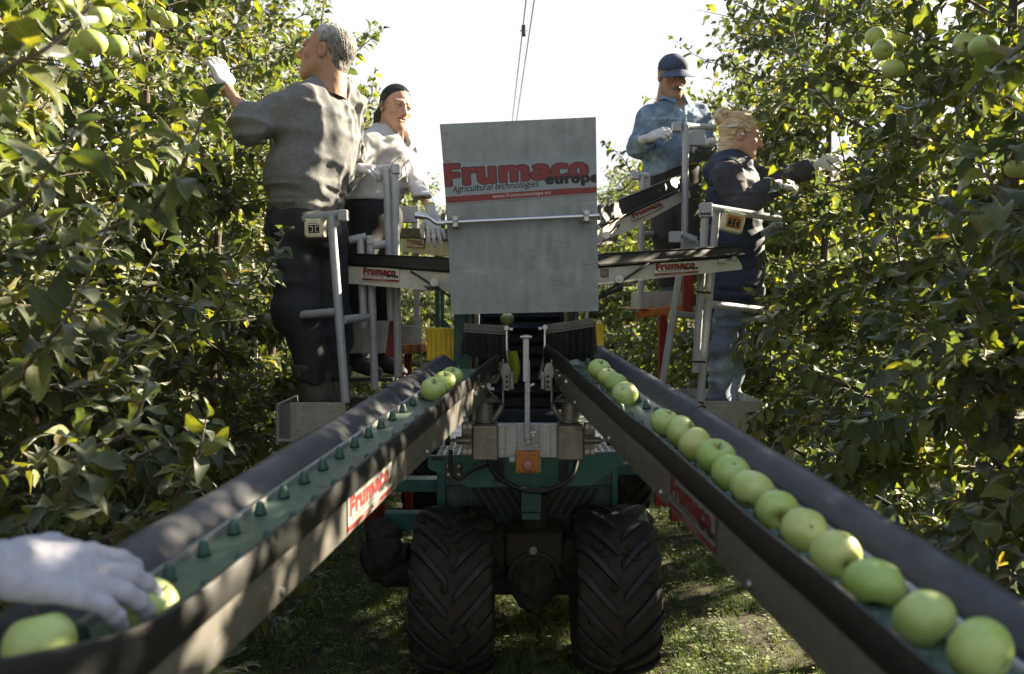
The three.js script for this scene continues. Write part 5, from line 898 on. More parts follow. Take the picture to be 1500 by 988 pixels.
// ---------------------------------------------------------------- the pickers
function bounds(pts, m) { const b = new THREE.Box3().setFromPoints(pts); b.min.addScalar(-m); b.max.addScalar(m); return b; }
const hair = (c, f = 90, amt = 0.5, dir = V(1, 0.25, 1)) => (x, y, z) => { const n = 1 + amt * noise(x * f * dir.x, y * f * dir.y, z * f * dir.z) + 0.25 * fbm(x * 30, y * 30, z * 30, 2); return [c[0] * n, c[1] * n, c[2] * n]; };
const hairMat = new THREE.MeshPhysicalMaterial({ vertexColors: true, roughness: 0.55, sheen: 0.3 });
const gloveMat = cloth(0.95, 0.4), GLOVE = heather([0.56, 0.555, 0.56], 0.10, 220);
function person(label, J, o) {
  const base = J.base, root = thing('person', label, 'person', base, null), add = (n, g, m, l) => part(n, g, m, root, base, l);
  const R = J.shR.clone().sub(J.shL).normalize(), U = J.neck.clone().sub(J.pelvis).normalize(), F = U.clone().cross(R).normalize(), Rr = F.clone().cross(U).normalize();
  const el = ([c, x, y, z]) => ellip(c, V(x, y, z), Rr, U, F);
  const torso = [el(J.chestE), el(J.bellyE), el(J.pelvisE), cone(J.neck, J.shL, 0.046, 0.050), cone(J.neck, J.shR, 0.046, 0.050)];
  const arms = ['L', 'R'].map((s) => [cone(J['sh' + s], J['el' + s], 0.056 * o.arm, 0.045 * o.arm), cone(J['el' + s], J['wr' + s], 0.045 * o.arm, 0.030 * o.arm)]);
  const legs = ['L', 'R'].map((s) => [cone(J['hip' + s], J['kn' + s], 0.086 * o.leg, 0.058 * o.leg), cone(J['kn' + s], J['an' + s], 0.058 * o.leg, 0.042 * o.leg), cone(J['an' + s], J['an' + s].clone().addScaledVector(o.toe ?? F, 0.13).add(V(0, -0.035, 0)), 0.04, 0.032)]);
  // one continuous body, head modelled finely
  const HB = basisOf(J.fwd, V(0, 1, 0), J.roll || 0).scale(V(o.headS, o.headS, o.headS)).setPosition(J.head), hd = netMesh(headSDF(o.face), V(-0.105, -0.165, -0.13), V(0.105, 0.135, 0.135), 0.0032, headColor(o.face)).applyMatrix4(HB);
  const bodyF = grow(join([join([...torso, ...arms.flat(), ...legs.flat()], 0.05), cone(J.neck, J.head.clone().addScaledVector(U, -0.06), 0.055, 0.05)], 0.03), 0.012);
  const all = [J.neck, J.shL, J.shR, J.elL, J.elR, J.wrL, J.wrR, J.pelvis, J.hipL, J.hipR, J.knL, J.knR, J.anL, J.anR, J.chestE[0], J.bellyE[0], J.head.clone().addScaledVector(U, -0.07)], bb = bounds(all, 0.26), sk = o.face.skin;
  const bodyG = netMesh((x, y, z) => bodyF(x, y, z) , bb.min, bb.max, 0.014, (x, y, z) => { const n = 1 + 0.12 * fbm(x * 30, y * 30, z * 30, 2); return [sk[0] * n, sk[1] * n, sk[2] * n]; });
  const nb = bodyG; void all; { const p = nb.attributes.position, N = nb.attributes.normal; for (let i = 0; i < p.count; i++) p.setXYZ(i, p.getX(i) - N.getX(i) * 0.024, p.getY(i) - N.getY(i) * 0.024, p.getZ(i) - N.getZ(i) * 0.024); nb.computeVertexNormals(); }
  add('body', [nb, hd], skinMat);
  return { root, add, R: Rr, U, F, torso, arms, legs, HB, all, el, base };
}
// hands in gloves; back of the hand and finger direction given in the world
function glove(P_, wrist, dir, dorsal, side, curl, opt = {}) { const g = handGeo({ curl, s: side === 'L' ? 1 : -1, color: GLOVE, cuffColor: opt.cuff ?? [0.62, 0.48, 0.10], cell: opt.cell ?? 0.0034, size: opt.size ?? 1, thumb: opt.thumb ?? 0.5, spread: opt.spread ?? 0.12, cuff: opt.cuffLen ?? 0.055 }); return P_.add('glove', placeHand(g, wrist, dir, dorsal), gloveMat); }
function garment(P_, name, f, pts, m, cell, color, mat, label) { const b = bounds(pts, m); return P_.add(name, netMesh(f, b.min, b.max, cell, color), mat, label); }
const ridge = (n) => 1 - 2 * Math.abs(n);
const localHair = (P_, name, f, lo, hi, cell, color) => P_.add(name, netMesh(f, lo, hi, cell, color).applyMatrix4(P_.HB), hairMat);

// loose strands lying on a rounded head: from directions a to b over the ellipsoid (c, r), in the head's frame
function strands(P_, n, seed, c, r, pick, rad, color, lift = 0.002) {
  const R = rng(seed), gs = [];
  for (let i = 0; i < n; i++) {
    const [a, b] = pick(R); a.normalize(); b.normalize(); const pts = [];
    for (let k = 0; k <= 6; k++) { const t = k / 6, d = a.clone().lerp(b, t).normalize(), l = 1 + lift / 0.09 * (0.6 + 0.8 * R()); pts.push(V(c.x + d.x * r.x * l, c.y + d.y * r.y * l, c.z + d.z * r.z * l)); }
    const g = new THREE.TubeGeometry(new THREE.CatmullRomCurve3(pts), 9, rad * (0.6 + 0.8 * R()), 4), k = 0.55 + 0.9 * R(), cl = new Float32Array(g.attributes.position.count * 3); for (let j = 0; j < cl.length; j += 3) { cl[j] = color[0] * k; cl[j + 1] = color[1] * k; cl[j + 2] = color[2] * k; }
    g.setAttribute('color', new THREE.BufferAttribute(cl, 3)); gs.push(g.applyMatrix4(P_.HB));
  }
  P_.add('strands', gs, hairMat).userData.kind = 'stuff';
}
// --- man in the grey jumper, back turned, reaching into the left row
{
  const J = { head: P(477, 78, 3.82), fwd: V(-0.97, 0.22, -0.10), roll: 0, neck: P(486, 120, 3.86), shL: P(447, 149, 3.76), shR: P(506, 158, 4.0), elL: P(366, 182, 3.66), wrL: P(330, 124, 3.82), elR: P(512, 238, 4.12), wrR: P(455, 240, 4.3), pelvis: P(452, 340, 3.9), hipL: P(430, 352, 3.84), hipR: P(472, 354, 3.98), knL: P(433, 455, 3.8), knR: P(484, 460, 3.96), anL: P(466, 580, 3.84), anR: P(489, 582, 3.96) };
  J.base = V(J.pelvis.x, P(0, 604, 3.9).y, -3.9);
  J.chestE = [P(470, 205, 3.87), 0.188, 0.22, 0.128]; J.bellyE = [P(452, 264, 3.87), 0.193, 0.19, 0.145]; J.pelvisE = [P(450, 335, 3.9), 0.19, 0.15, 0.15];
  const skin = [0.40, 0.225, 0.15];
  const man = person('man with short grey hair and grey jumper seen from behind, reaching into the left tree', J, { arm: 1.03, leg: 0.98, headS: 1.07, toe: V(-0.4, 0, -0.8).normalize(), face: { skin, brow: [0.3, 0.28, 0.26], wide: 1.02, jaw: 1.1, nose: 1.1, neck: 1.15, stubble: true } });
  const { torso, arms, legs, U, R, F } = man;
  const hem = P(450, 314, 3.9), cuffP = J.elL.clone().lerp(J.wrL, 0.13), cd = J.wrL.clone().sub(J.elL).normalize();
  const slL = below(join([grow(arms[0][0], 0.014), grow(arms[0][1], 0.013)], 0.03), cuffP, cd), slR = join([grow(arms[1][0], 0.012), grow(arms[1][1], 0.010)], 0.03);
  const roll = (() => { const e = [V(), V(), V()]; frameFrom(cd).extractBasis(...e); const c = cuffP.clone().addScaledVector(cd, -0.02); return (x, y, z) => { const q = V(x, y, z).sub(c), h = q.dot(cd), r = Math.sqrt(Math.max(0, q.lengthSq() - h * h)); return Math.hypot(r - 0.054, h) - 0.016 - 0.003 * Math.sin(h * 700); }; })();
  const wr = (x, y, z) => { const a = (x * R.x + z * R.z), dn = sstep(3.4, 2.2, y), lowr = Math.exp(-Math.pow((y - hem.y - 0.09) / 0.10, 2)); return 0.011 * ridge(noise(a * 19 + y * 2.5, y * 2.0, 3)) + 0.012 * ridge(noise(a * 5 - y * 9, a * 4 + y * 14, 8)) * dn + 0.013 * ridge(noise(a * 5, y * 22 + a * 5, 1)) * lowr + 0.0015 * noise(x * 40, y * 40, z * 40); };
  const body = join([join(torso.map((f) => grow(f, 0.008)), 0.05), slL, slR], 0.04);
  const neckHole = ellip(J.neck.clone().addScaledVector(U, 0.035), V(0.075, 0.05, 0.075), R, U, F);
  const f = (x, y, z) => { let d = body(x, y, z) - 0.008 * sstep(hem.y + 0.07, hem.y + 0.16, y); d -= wr(x, y, z); d = smin(d, roll(x, y, z), 0.006); d = smax(d, hem.y - 0.012 - (y + 0.12 * (x - hem.x)), 0.006); return smax(d, -neckHole(x, y, z), 0.008); };
  const wool = heather([0.168, 0.17, 0.172], 0.17, 150);
  garment(man, 'jumper', f, [J.shL, J.shR, J.elL, cuffP, J.elR, J.wrR, J.neck, hem, J.bellyE[0], J.chestE[0]], 0.22, 0.0075, (x, y, z) => { const c = wool(x, y, z), a = Math.atan2(z - J.pelvis.z, x - J.pelvis.x), rib = y < hem.y + 0.055 ? 1 + 0.18 * Math.sin(a * 90) : 1, kn = 1 + 0.05 * Math.sin(y * 420); return c.map((v) => v * rib * kn); }, cloth(0.95, 0.5));
  // collar band
  { const pts = []; for (let k = 0; k < 16; k++) { const a = k / 16 * 6.283; pts.push(J.neck.clone().addScaledVector(U, 0.020 - 0.012 * Math.cos(a)).addScaledVector(R, Math.sin(a) * 0.074).addScaledVector(F, Math.cos(a) * 0.070 + 0.004)); } man.add('collar', tube(pts, 0.011, 48, 8, true), new THREE.MeshStandardMaterial({ color: new THREE.Color(0.17, 0.17, 0.165), roughness: 0.95 })); }
  const tk = below(join([el2(man, J.pelvisE, 0.012), join([grow(legs[0][0], 0.024), grow(legs[0][1], 0.028)], 0.03), join([grow(legs[1][0], 0.024), grow(legs[1][1], 0.028)], 0.03)], 0.012), P(450, 552, 3.9), V(0, -1, 0));
  const tw = (x, y, z) => 0.012 * ridge(noise(x * 10, y * 4 + x * 3, z * 10)) + 0.012 * ridge(noise(x * 4, y * 13, z * 4)) * (0.4 + sstep(1.9, 1.3, y)) + 0.003 * noise(x * 30, y * 30, z * 30);
  garment(man, 'trousers', (x, y, z) => smax(tk(x, y, z) - tw(x, y, z), y - hem.y - 0.03, 0.01), [J.pelvis, J.hipL, J.hipR, J.knL, J.knR, P(458, 560, 3.84), P(490, 560, 3.96), hem], 0.24, 0.009, heather([0.022, 0.023, 0.027], 0.25, 120), cloth(0.85, 0.25));
  for (const s of ['L', 'R']) { const a = J['an' + s], t = a.clone().addScaledVector(V(-0.4, 0, -0.8).normalize(), 0.15).add(V(0, -0.035, 0)), top = J['kn' + s].clone().lerp(a, 0.62), bf = join([cone(top, a, 0.083, 0.074), cone(a.clone().add(V(0, -0.02, 0)), t, 0.062, 0.048)], 0.03); garment(man, 'boot', (x, y, z) => smax(smax(bf(x, y, z) - 0.004 * ridge(noise(x * 6, y * 18, z * 6)), J.base.y + 0.005 - y, 0.004), y - top.y, 0.006), [top, a, t], 0.12, 0.009, heather([0.075, 0.068, 0.058], 0.25, 60), cloth(0.6, 0)); }
  glove(man, J.wrL.clone().add(V(0, -0.005, 0)), V(-0.36, 0.90, -0.25), V(0.75, 0.3, 0.6), 'L', [0.35, 0.4, 0.45, 0.5], { size: 1.12, cuffLen: 0.03 });
  glove(man, J.wrR, V(-0.9, 0.1, -0.4), V(0, 1, 0), 'R', [0.4, 0.4, 0.4, 0.4], { cell: 0.005 });
  // short hair: full at the back and sides, thin white on top
  const cr = join([ellip(V(0, 0.032, -0.020), V(0.0795, 0.0925, 0.1015)), ellip(V(0, -0.055, -0.050), V(0.060, 0.065, 0.055))], 0.03);
  localHair(man, 'hair', (x, y, z) => { let d = cr(x, y, z) - 0.0014 * ridge(noise(x * 80, y * 35, z * 80)) - 0.0012 * noise(x * 170, y * 120, z * 170); const front = z - (0.020 + 0.35 * (y - 0.03) + (y < 0.0 ? -0.05 - y * 0.3 : 0)); d = smax(d, front, 0.008); d = smax(d, -0.105 - y - 0.25 * z, 0.01); const eh = Math.hypot((y + 0.008) / 1.4, z + 0.008) - 0.026; if (Math.abs(x) > 0.06) d = smax(d, -eh, 0.004); return d; }, V(-0.11, -0.15, -0.14), V(0.11, 0.14, 0.12), 0.0032,
    (x, y, z) => { const w = sstep(0.02, 0.10, y + 0.35 * z) + 0.5 * sstep(-0.02, 0.05, z), n = 0.75 + 0.5 * noise(x * 120, y * 60, z * 120) + 0.3 * fbm(x * 25, y * 25, z * 25, 2); return [mix(0.17, 0.50, clamp(w, 0, 1)) * n, mix(0.155, 0.48, clamp(w, 0, 1)) * n, mix(0.14, 0.45, clamp(w, 0, 1)) * n]; });
  strands(man, 420, 5, V(0, 0.032, -0.020), V(0.0795, 0.0925, 0.1015), (R) => { const a = V((R() - 0.5) * 2.2, R() * 1.9 - 0.9, -R() * 1.3 + 0.25), b = a.clone().normalize().add(V((R() - 0.5) * 0.15, -0.22, -0.12)); return [a, b]; }, 0.0008, [0.36, 0.34, 0.32], 0.0014);
}
function el2(P_, E, t) { return P_.el([E[0], E[1] + t, E[2] + t, E[3] + t]); }

// --- smiling woman in a pale hoodie
{
  const D = 4.4, J = { head: P(580, 158, D - 0.04), fwd: V(0.60, -0.16, 0.78), roll: -0.12, neck: P(573, 203, D), shL: P(594, 219, D + 0.12), shR: P(540, 215, D - 0.14), elL: P(606, 264, D + 0.06), wrL: P(629, 308, D - 0.35), elR: P(505, 262, D - 0.28), wrR: P(522, 246, D - 0.34), pelvis: P(546, 312, D), hipL: P(560, 322, D + 0.06), hipR: P(532, 322, D - 0.06), knL: P(562, 420, D + 0.05), knR: P(526, 420, D - 0.05), anL: P(560, 530, D + 0.06), anR: P(524, 530, D - 0.04) };
  J.base = V(J.pelvis.x, P(0, 550, D).y, -D);
  J.chestE = [P(564, 238, D), 0.142, 0.185, 0.10]; J.bellyE = [P(553, 280, D), 0.13, 0.13, 0.10]; J.pelvisE = [P(546, 315, D), 0.165, 0.13, 0.125];
  const skin = [0.47, 0.275, 0.195], w = person('smiling woman in a pale grey hoodie with dark tied back hair, leaning on a railing', J, { arm: 0.84, leg: 0.92, headS: 0.95, face: { skin, brow: [0.09, 0.06, 0.045], wide: 0.96, jaw: 0.92, nose: 0.86, neck: 0.86, smile: true, lip: [0.42, 0.15, 0.13] } });
  const { torso, arms, legs, U, R, F } = w, hem = P(545, 297, D);
  const sl = arms.map((a, i) => { const s = i ? 'R' : 'L', c = J['el' + s].clone().lerp(J['wr' + s], 0.96), d = J['wr' + s].clone().sub(J['el' + s]).normalize(); return below(join([grow(a[0], 0.012), grow(a[1], 0.013)], 0.03), c, d); });
  const hood = [0, 1, 2, 3, 4, 5, 6].map((k) => { const a = (k / 6 - 0.5) * 4.4, b = ((k + 1) / 6 - 0.5) * 4.4, q = (t) => J.neck.clone().addScaledVector(U, -0.005 + 0.03 * Math.cos(t * 0.7) - 0.045 * sstep(1.2, 2.2, Math.abs(t))).addScaledVector(R, Math.sin(t) * 0.088).addScaledVector(F, -Math.cos(t) * 0.085 + 0.01); return cone(q(a), q(b), 0.032 - 0.004 * Math.abs(a), 0.032 - 0.004 * Math.abs(b)); }).slice(0, 6);
  const body = join([join(torso.map((f) => grow(f, 0.012)), 0.05), ...sl], 0.035), hd = join(hood, 0.02), hole = cone(J.neck.clone().addScaledVector(U, -0.02).addScaledVector(F, 0.045), J.neck.clone().addScaledVector(U, 0.12).addScaledVector(F, 0.015), 0.042, 0.075);
  const wr = (x, y, z) => 0.007 * ridge(noise(x * 11, y * 9, z * 11)) + 0.008 * ridge(noise(x * 6 + y * 5, y * 16, z * 6)) * (x > 0 ? 1 : 0.6) + 0.003 * noise(x * 35, y * 35, z * 35);
  garment(w, 'hoodie', (x, y, z) => { let d = body(x, y, z) - wr(x, y, z); d = smax(d, hem.y - y, 0.012); d = smin(d, hd(x, y, z) - 0.004 * ridge(noise(x * 20, y * 20, z * 20)), 0.012); return smax(d, -hole(x, y, z), 0.006); }, [J.shL, J.shR, J.elL, J.elR, J.wrL, J.wrR, J.neck, hem], 0.19, 0.0075, heather([0.47, 0.46, 0.455], 0.07, 140), cloth(0.95, 0.4));
  { const c1 = J.neck.clone().addScaledVector(F, 0.085).addScaledVector(U, -0.06); for (const s of [-1, 1]) w.add('drawstring', tube([c1.clone().addScaledVector(R, s * 0.03), c1.clone().addScaledVector(R, s * 0.035).addScaledVector(F, 0.045).add(V(0, -0.07, 0)), c1.clone().addScaledVector(R, s * 0.03).addScaledVector(F, 0.055).add(V(0, -0.15, 0))], 0.0035, 12, 6), new THREE.MeshStandardMaterial({ color: new THREE.Color(0.5, 0.49, 0.47), roughness: 0.9 })); }
  const tk = join([el2(w, J.pelvisE, 0.008), join([grow(legs[0][0], 0.012), grow(legs[0][1], 0.014)], 0.02), join([grow(legs[1][0], 0.012), grow(legs[1][1], 0.014)], 0.02)], 0.03);
  garment(w, 'trousers', (x, y, z) => smax(smax(tk(x, y, z) - 0.005 * ridge(noise(x * 8, y * 12, z * 8)), y - hem.y - 0.04, 0.01), J.base.y + 0.06 - y, 0.01), [J.pelvis, J.hipL, J.hipR, J.anL, J.anR, hem], 0.2, 0.010, heather([0.014, 0.014, 0.017], 0.2, 120), cloth(0.85, 0.2));
  for (const s of ['L', 'R']) { const a = J['an' + s], t = a.clone().addScaledVector(F, 0.12).add(V(0, -0.03, 0)), bf = join([cone(a.clone().add(V(0, 0.05, 0)), a, 0.05, 0.048), cone(a, t, 0.046, 0.038)], 0.03); garment(w, 'shoe', (x, y, z) => smax(bf(x, y, z), J.base.y + 0.004 - y, 0.004), [a.clone().add(V(0, 0.06, 0)), t], 0.1, 0.010, heather([0.03, 0.03, 0.035], 0.2, 60), cloth(0.6, 0)); }
  glove(w, J.wrL.clone().add(V(0.012, -0.02, 0.02)), V(0.22, -0.9, 0.34), V(0.2, 0.25, 0.95), 'L', [0.25, 0.3, 0.25, 0.3], { size: 0.92, spread: 0.2 });
  glove(w, J.wrR, V(0.9, -0.12, 0.2), V(0.1, 0.75, 0.6), 'R', [0.75, 0.8, 0.85, 0.9], { size: 0.92, cuff: [0.62, 0.42, 0.08] });
  const cr = ellip(V(0, 0.034, -0.022), V(0.0760, 0.0905, 0.1000)), PT = [cone(V(0, 0.045, -0.105), V(0.0, -0.04, -0.165), 0.024, 0.028), cone(V(0.0, -0.04, -0.165), V(-0.01, -0.19, -0.168), 0.028, 0.008)];
  localHair(w, 'hair', (x, y, z) => { let d = cr(x, y, z) - 0.0015 * ridge(noise(x * 90, y * 20, z * 40)); d = smax(d, z - (0.068 - 0.95 * Math.max(0, 0.096 - y)), 0.006); d = smax(d, -0.075 - y, 0.01); const t = PT[0](x, y, z), t2 = PT[1](x, y, z); d = smin(d, smin(t, t2, 0.01) - 0.004 * ridge(noise(x * 80, y * 10, z * 80)), 0.015); if (Math.abs(x) > 0.055) d = smax(d, -(Math.hypot((y + 0.008) / 1.3, z + 0.010) - 0.026), 0.004); return d; }, V(-0.11, -0.23, -0.20), V(0.11, 0.14, 0.11), 0.0034, hair([0.016, 0.012, 0.010], 120, 0.4));
  strands(w, 150, 8, V(0, 0.034, -0.022), V(0.0760, 0.0905, 0.1000), (R) => { const x = (R() - 0.5) * 2, a = V(x, 0.75 - 0.55 * x * x, 0.85 - 0.75 * x * x), b = V(x * 0.25, 0.05 + 0.25 * R(), -1); return [a, b]; }, 0.0010, [0.03, 0.022, 0.018], 0.002);
  strands(w, 14, 9, V(0, 0.01, -0.02), V(0.082, 0.11, 0.105), (R) => { const s = R() > 0.5 ? 1 : -1; return [V(s * 0.9, 0.5, 0.35), V(s * (0.95 + 0.1 * R()), -0.35 - 0.5 * R(), 0.25 - 0.4 * R())]; }, 0.0009, [0.03, 0.022, 0.018], 0.002);
}

// --- man in a cap and denim shirt
{
  const D = 5.5, J = { head: P(986, 111, D - 0.06), fwd: V(0.20, -0.38, 0.9), roll: 0.06, neck: P(989, 153, D), shL: P(1024, 172, D + 0.06), shR: P(951, 174, D - 0.02), elL: P(1034, 218, D + 0.02), wrL: P(1034, 209, D - 0.28), elR: P(936, 216, D - 0.02), wrR: P(950, 202, D - 0.24), pelvis: P(985, 258, D), hipL: P(1003, 268, D), hipR: P(966, 268, D), knL: P(1006, 350, D - 0.05), knR: P(975, 350, D - 0.06), anL: P(1000, 432, D), anR: P(979, 432, D - 0.04) };
  J.base = V(J.pelvis.x, P(0, 449, D).y, -D);
  J.chestE = [P(988, 194, D), 0.185, 0.185, 0.125]; J.bellyE = [P(985, 230, D - 0.02), 0.178, 0.15, 0.148]; J.pelvisE = [P(985, 256, D), 0.175, 0.12, 0.135];
  const skin = [0.43, 0.25, 0.18], w = person('man in a dark blue cap and faded denim shirt with a moustache, looking down', J, { arm: 1.05, leg: 1.0, headS: 1.08, face: { skin, brow: [0.14, 0.12, 0.11], wide: 1.0, jaw: 1.1, nose: 1.2, neck: 1.1, tash: true, stubble: true } });
  const { torso, arms, legs, U, R, F } = w, hem = P(985, 251, D);
  const sl = arms.map((a, i) => { const s = i ? 'R' : 'L', c = J['el' + s].clone().lerp(J['wr' + s], 0.84), d = J['wr' + s].clone().sub(J['el' + s]).normalize(); return below(join([grow(a[0], 0.013), grow(a[1], 0.016)], 0.03), c, d); });
  const body = join([join(torso.map((f) => grow(f, 0.008)), 0.05), ...sl], 0.035), nk = J.neck.clone().addScaledVector(U, 0.01);
  const hole = join([cone(nk, nk.clone().addScaledVector(U, 0.12), 0.060, 0.08), cone(nk.clone().addScaledVector(F, 0.07), nk.clone().addScaledVector(F, 0.13).addScaledVector(U, -0.07), 0.035, 0.012)], 0.01);
  const wr = (x, y, z) => 0.008 * ridge(noise(x * 10, y * 8, z * 10)) + 0.008 * ridge(noise(x * 5 + y * 7, y * 15, z * 5)) + 0.003 * noise(x * 35, y * 35, z * 35);
  const den = heather([0.165, 0.225, 0.305], 0.26, 130);
  const toL = (x, y, z) => { const q = V(x, y, z).sub(nk); return [q.dot(R), q.dot(U), q.dot(F)]; };
  garment(w, 'shirt', (x, y, z) => { let d = body(x, y, z) - wr(x, y, z); d = smax(d, hem.y + 0.05 * Math.sin((x - hem.x) * 9) - y, 0.008); const q = toL(x, y, z); if (q[2] > 0) d -= 0.004 * sstep(0.024, 0.018, Math.abs(q[0] + 0.005)); return smax(d, -hole(x, y, z), 0.006); }, [J.shL, J.shR, J.elL, J.elR, J.wrL, J.wrR, J.neck, hem], 0.21, 0.008,
    (x, y, z) => { const c = den(x, y, z), q = toL(x, y, z), st = (q[2] > 0 && (Math.abs(Math.abs(q[0] + 0.005) - 0.021) < 0.004 || Math.abs(q[1] + 0.125) < 0.004)) ? 1.35 : 1, fade = 0.8 + 0.75 * sstep(-0.1, 0.32, fbm(x * 9, y * 9, z * 9, 4)), dk = q[2] > 0 && Math.abs(Math.abs(q[0]) - 0.10) < 0.055 && Math.abs(q[1] + 0.155) < 0.022 ? 0.62 : 1; return [c[0] * st * fade * dk, c[1] * st * fade * dk, c[2] * st * (fade * 0.85 + 0.15) * dk]; }, cloth(0.92, 0.25));
  for (const s of [-1, 1]) { // collar leaves
    const g = grid(10, 6, (u, v) => { const a = mix(2.6, 0.42, u) * s, r = 0.066 + 0.034 * v + 0.006 * Math.sin(u * 3), tip = sstep(0.7, 1, u) * v; return nk.clone().addScaledVector(R, -Math.sin(a) * r).addScaledVector(F, Math.cos(a) * r * 1.05 + 0.02 * tip).addScaledVector(U, 0.068 - 0.05 * v - 0.02 * u - 0.03 * tip); });
    const g2 = g.clone(); { const p = g2.attributes.position, n = g.attributes.normal; for (let i = 0; i < p.count; i++) p.setXYZ(i, p.getX(i) - n.getX(i) * 0.003, p.getY(i) - n.getY(i) * 0.003, p.getZ(i) - n.getZ(i) * 0.003); }
    w.add('collar', [g, g2], new THREE.MeshStandardMaterial({ color: new THREE.Color(0.16, 0.25, 0.37), roughness: 0.9, side: THREE.DoubleSide }));
  }
  const buttons = [0.10, 0.17, 0.24].map((d) => { const p = nk.clone().addScaledVector(U, -d).addScaledVector(R, -0.005).addScaledVector(F, d < 0.15 ? 0.150 : 0.168); return new THREE.SphereGeometry(0.006, 8, 6).translate(p.x, p.y, p.z); }); for (const b of buttons) w.add('button', b, M.chrome);
  const tk = join([el2(w, J.pelvisE, 0.010), join([grow(legs[0][0], 0.016), grow(legs[0][1], 0.022)], 0.02), join([grow(legs[1][0], 0.016), grow(legs[1][1], 0.022)], 0.02)], 0.03);
  garment(w, 'trousers', (x, y, z) => smax(smax(tk(x, y, z) - 0.006 * ridge(noise(x * 7, y * 12, z * 7)), y - hem.y - 0.05, 0.01), J.base.y + 0.12 - y, 0.01), [J.pelvis, J.hipL, J.hipR, J.anL, J.anR, hem], 0.2, 0.010, heather([0.045, 0.042, 0.045], 0.2, 120), cloth(0.9, 0.2));
  for (const s of ['L', 'R']) { const a = J['an' + s], t = a.clone().addScaledVector(F, 0.14).add(V(0, -0.03, 0)), bf = join([cone(a.clone().add(V(0, 0.16, 0)), a, 0.066, 0.058), cone(a, t, 0.055, 0.044)], 0.03); garment(w, 'boot', (x, y, z) => smax(bf(x, y, z), J.base.y + 0.004 - y, 0.004), [a.clone().add(V(0, 0.16, 0)), t], 0.1, 0.010, heather([0.05, 0.062, 0.05], 0.25, 60), cloth(0.6, 0)); }
  glove(w, J.wrR, V(0.72, 0.22, 0.5), V(-0.1, 0.65, 0.75), 'R', [0.95, 1.0, 1.05, 1.0], { size: 1.05, cuff: [0.6, 0.58, 0.5] });
  glove(w, J.wrL, V(-0.75, -0.05, 0.45), V(0.1, 0.8, 0.6), 'L', [0.8, 0.85, 0.9, 0.9], { size: 1.05, cuff: [0.6, 0.58, 0.5] });
  // cap and brim
  const dome = join([ellip(V(0, 0.038, -0.016), V(0.0830, 0.0840, 0.1040)), ellip(V(0, 0.062, 0.040), V(0.060, 0.044, 0.050))], 0.03);
  const capC = heather([0.048, 0.062, 0.105], 0.15, 110);
  w.add('cap', [netMesh((x, y, z) => { let d = dome(x, y, z) - 0.0025 * ridge(noise(x * 16, y * 22, z * 16)); return smax(d, 0.032 + 0.18 * (z + 0.02) * (z < 0 ? 0.4 : 0.25) - y, 0.004); }, V(-0.11, 0.0, -0.14), V(0.11, 0.16, 0.13), 0.004, capC).applyMatrix4(w.HB)], cloth(0.9, 0.2));
  const brim = grid(14, 10, (u, v) => { const a = (u - 0.5) * 2.3, r = mix(0.088, 0.150, v * Math.cos(a * 0.72)); return V(Math.sin(a) * r * 0.92, 0.052 - 0.030 * v - 0.028 * Math.pow(Math.abs(Math.sin(a)), 2), Math.cos(a) * r * 1.05 + 0.002); }), bt = brim.clone().translate(0, -0.004, 0);
  w.add('brim', [brim.applyMatrix4(w.HB), bt.applyMatrix4(w.HB)], new THREE.MeshStandardMaterial({ color: new THREE.Color(0.07, 0.085, 0.135), roughness: 0.85, side: THREE.DoubleSide }));
  const cr = ellip(V(0, 0.02, -0.022), V(0.0785, 0.085, 0.1005));
  localHair(w, 'hair', (x, y, z) => { let d = cr(x, y, z) - 0.002 * ridge(noise(x * 80, y * 40, z * 80)); d = smax(d, z - 0.012, 0.006); d = smax(d, y - 0.04, 0.004); d = smax(d, -0.065 - y, 0.01); if (Math.abs(x) > 0.055) d = smax(d, -(Math.hypot((y + 0.008) / 1.4, z + 0.010) - 0.027), 0.004); return d; }, V(-0.1, -0.1, -0.14), V(0.1, 0.07, 0.05), 0.0038, hair([0.20, 0.185, 0.17], 120, 0.4));
  const ms = join([cone(V(0.003, -0.050, 0.099), V(0.031, -0.062, 0.080), 0.007, 0.004), cone(V(-0.003, -0.050, 0.099), V(-0.031, -0.062, 0.080), 0.007, 0.004)], 0.006);
  localHair(w, 'moustache', (x, y, z) => ms(x, y, z) - 0.0015 * ridge(noise(x * 200, y * 60, z * 60)), V(-0.05, -0.08, 0.05), V(0.05, -0.03, 0.12), 0.0025, hair([0.16, 0.14, 0.125], 300, 0.5));
}

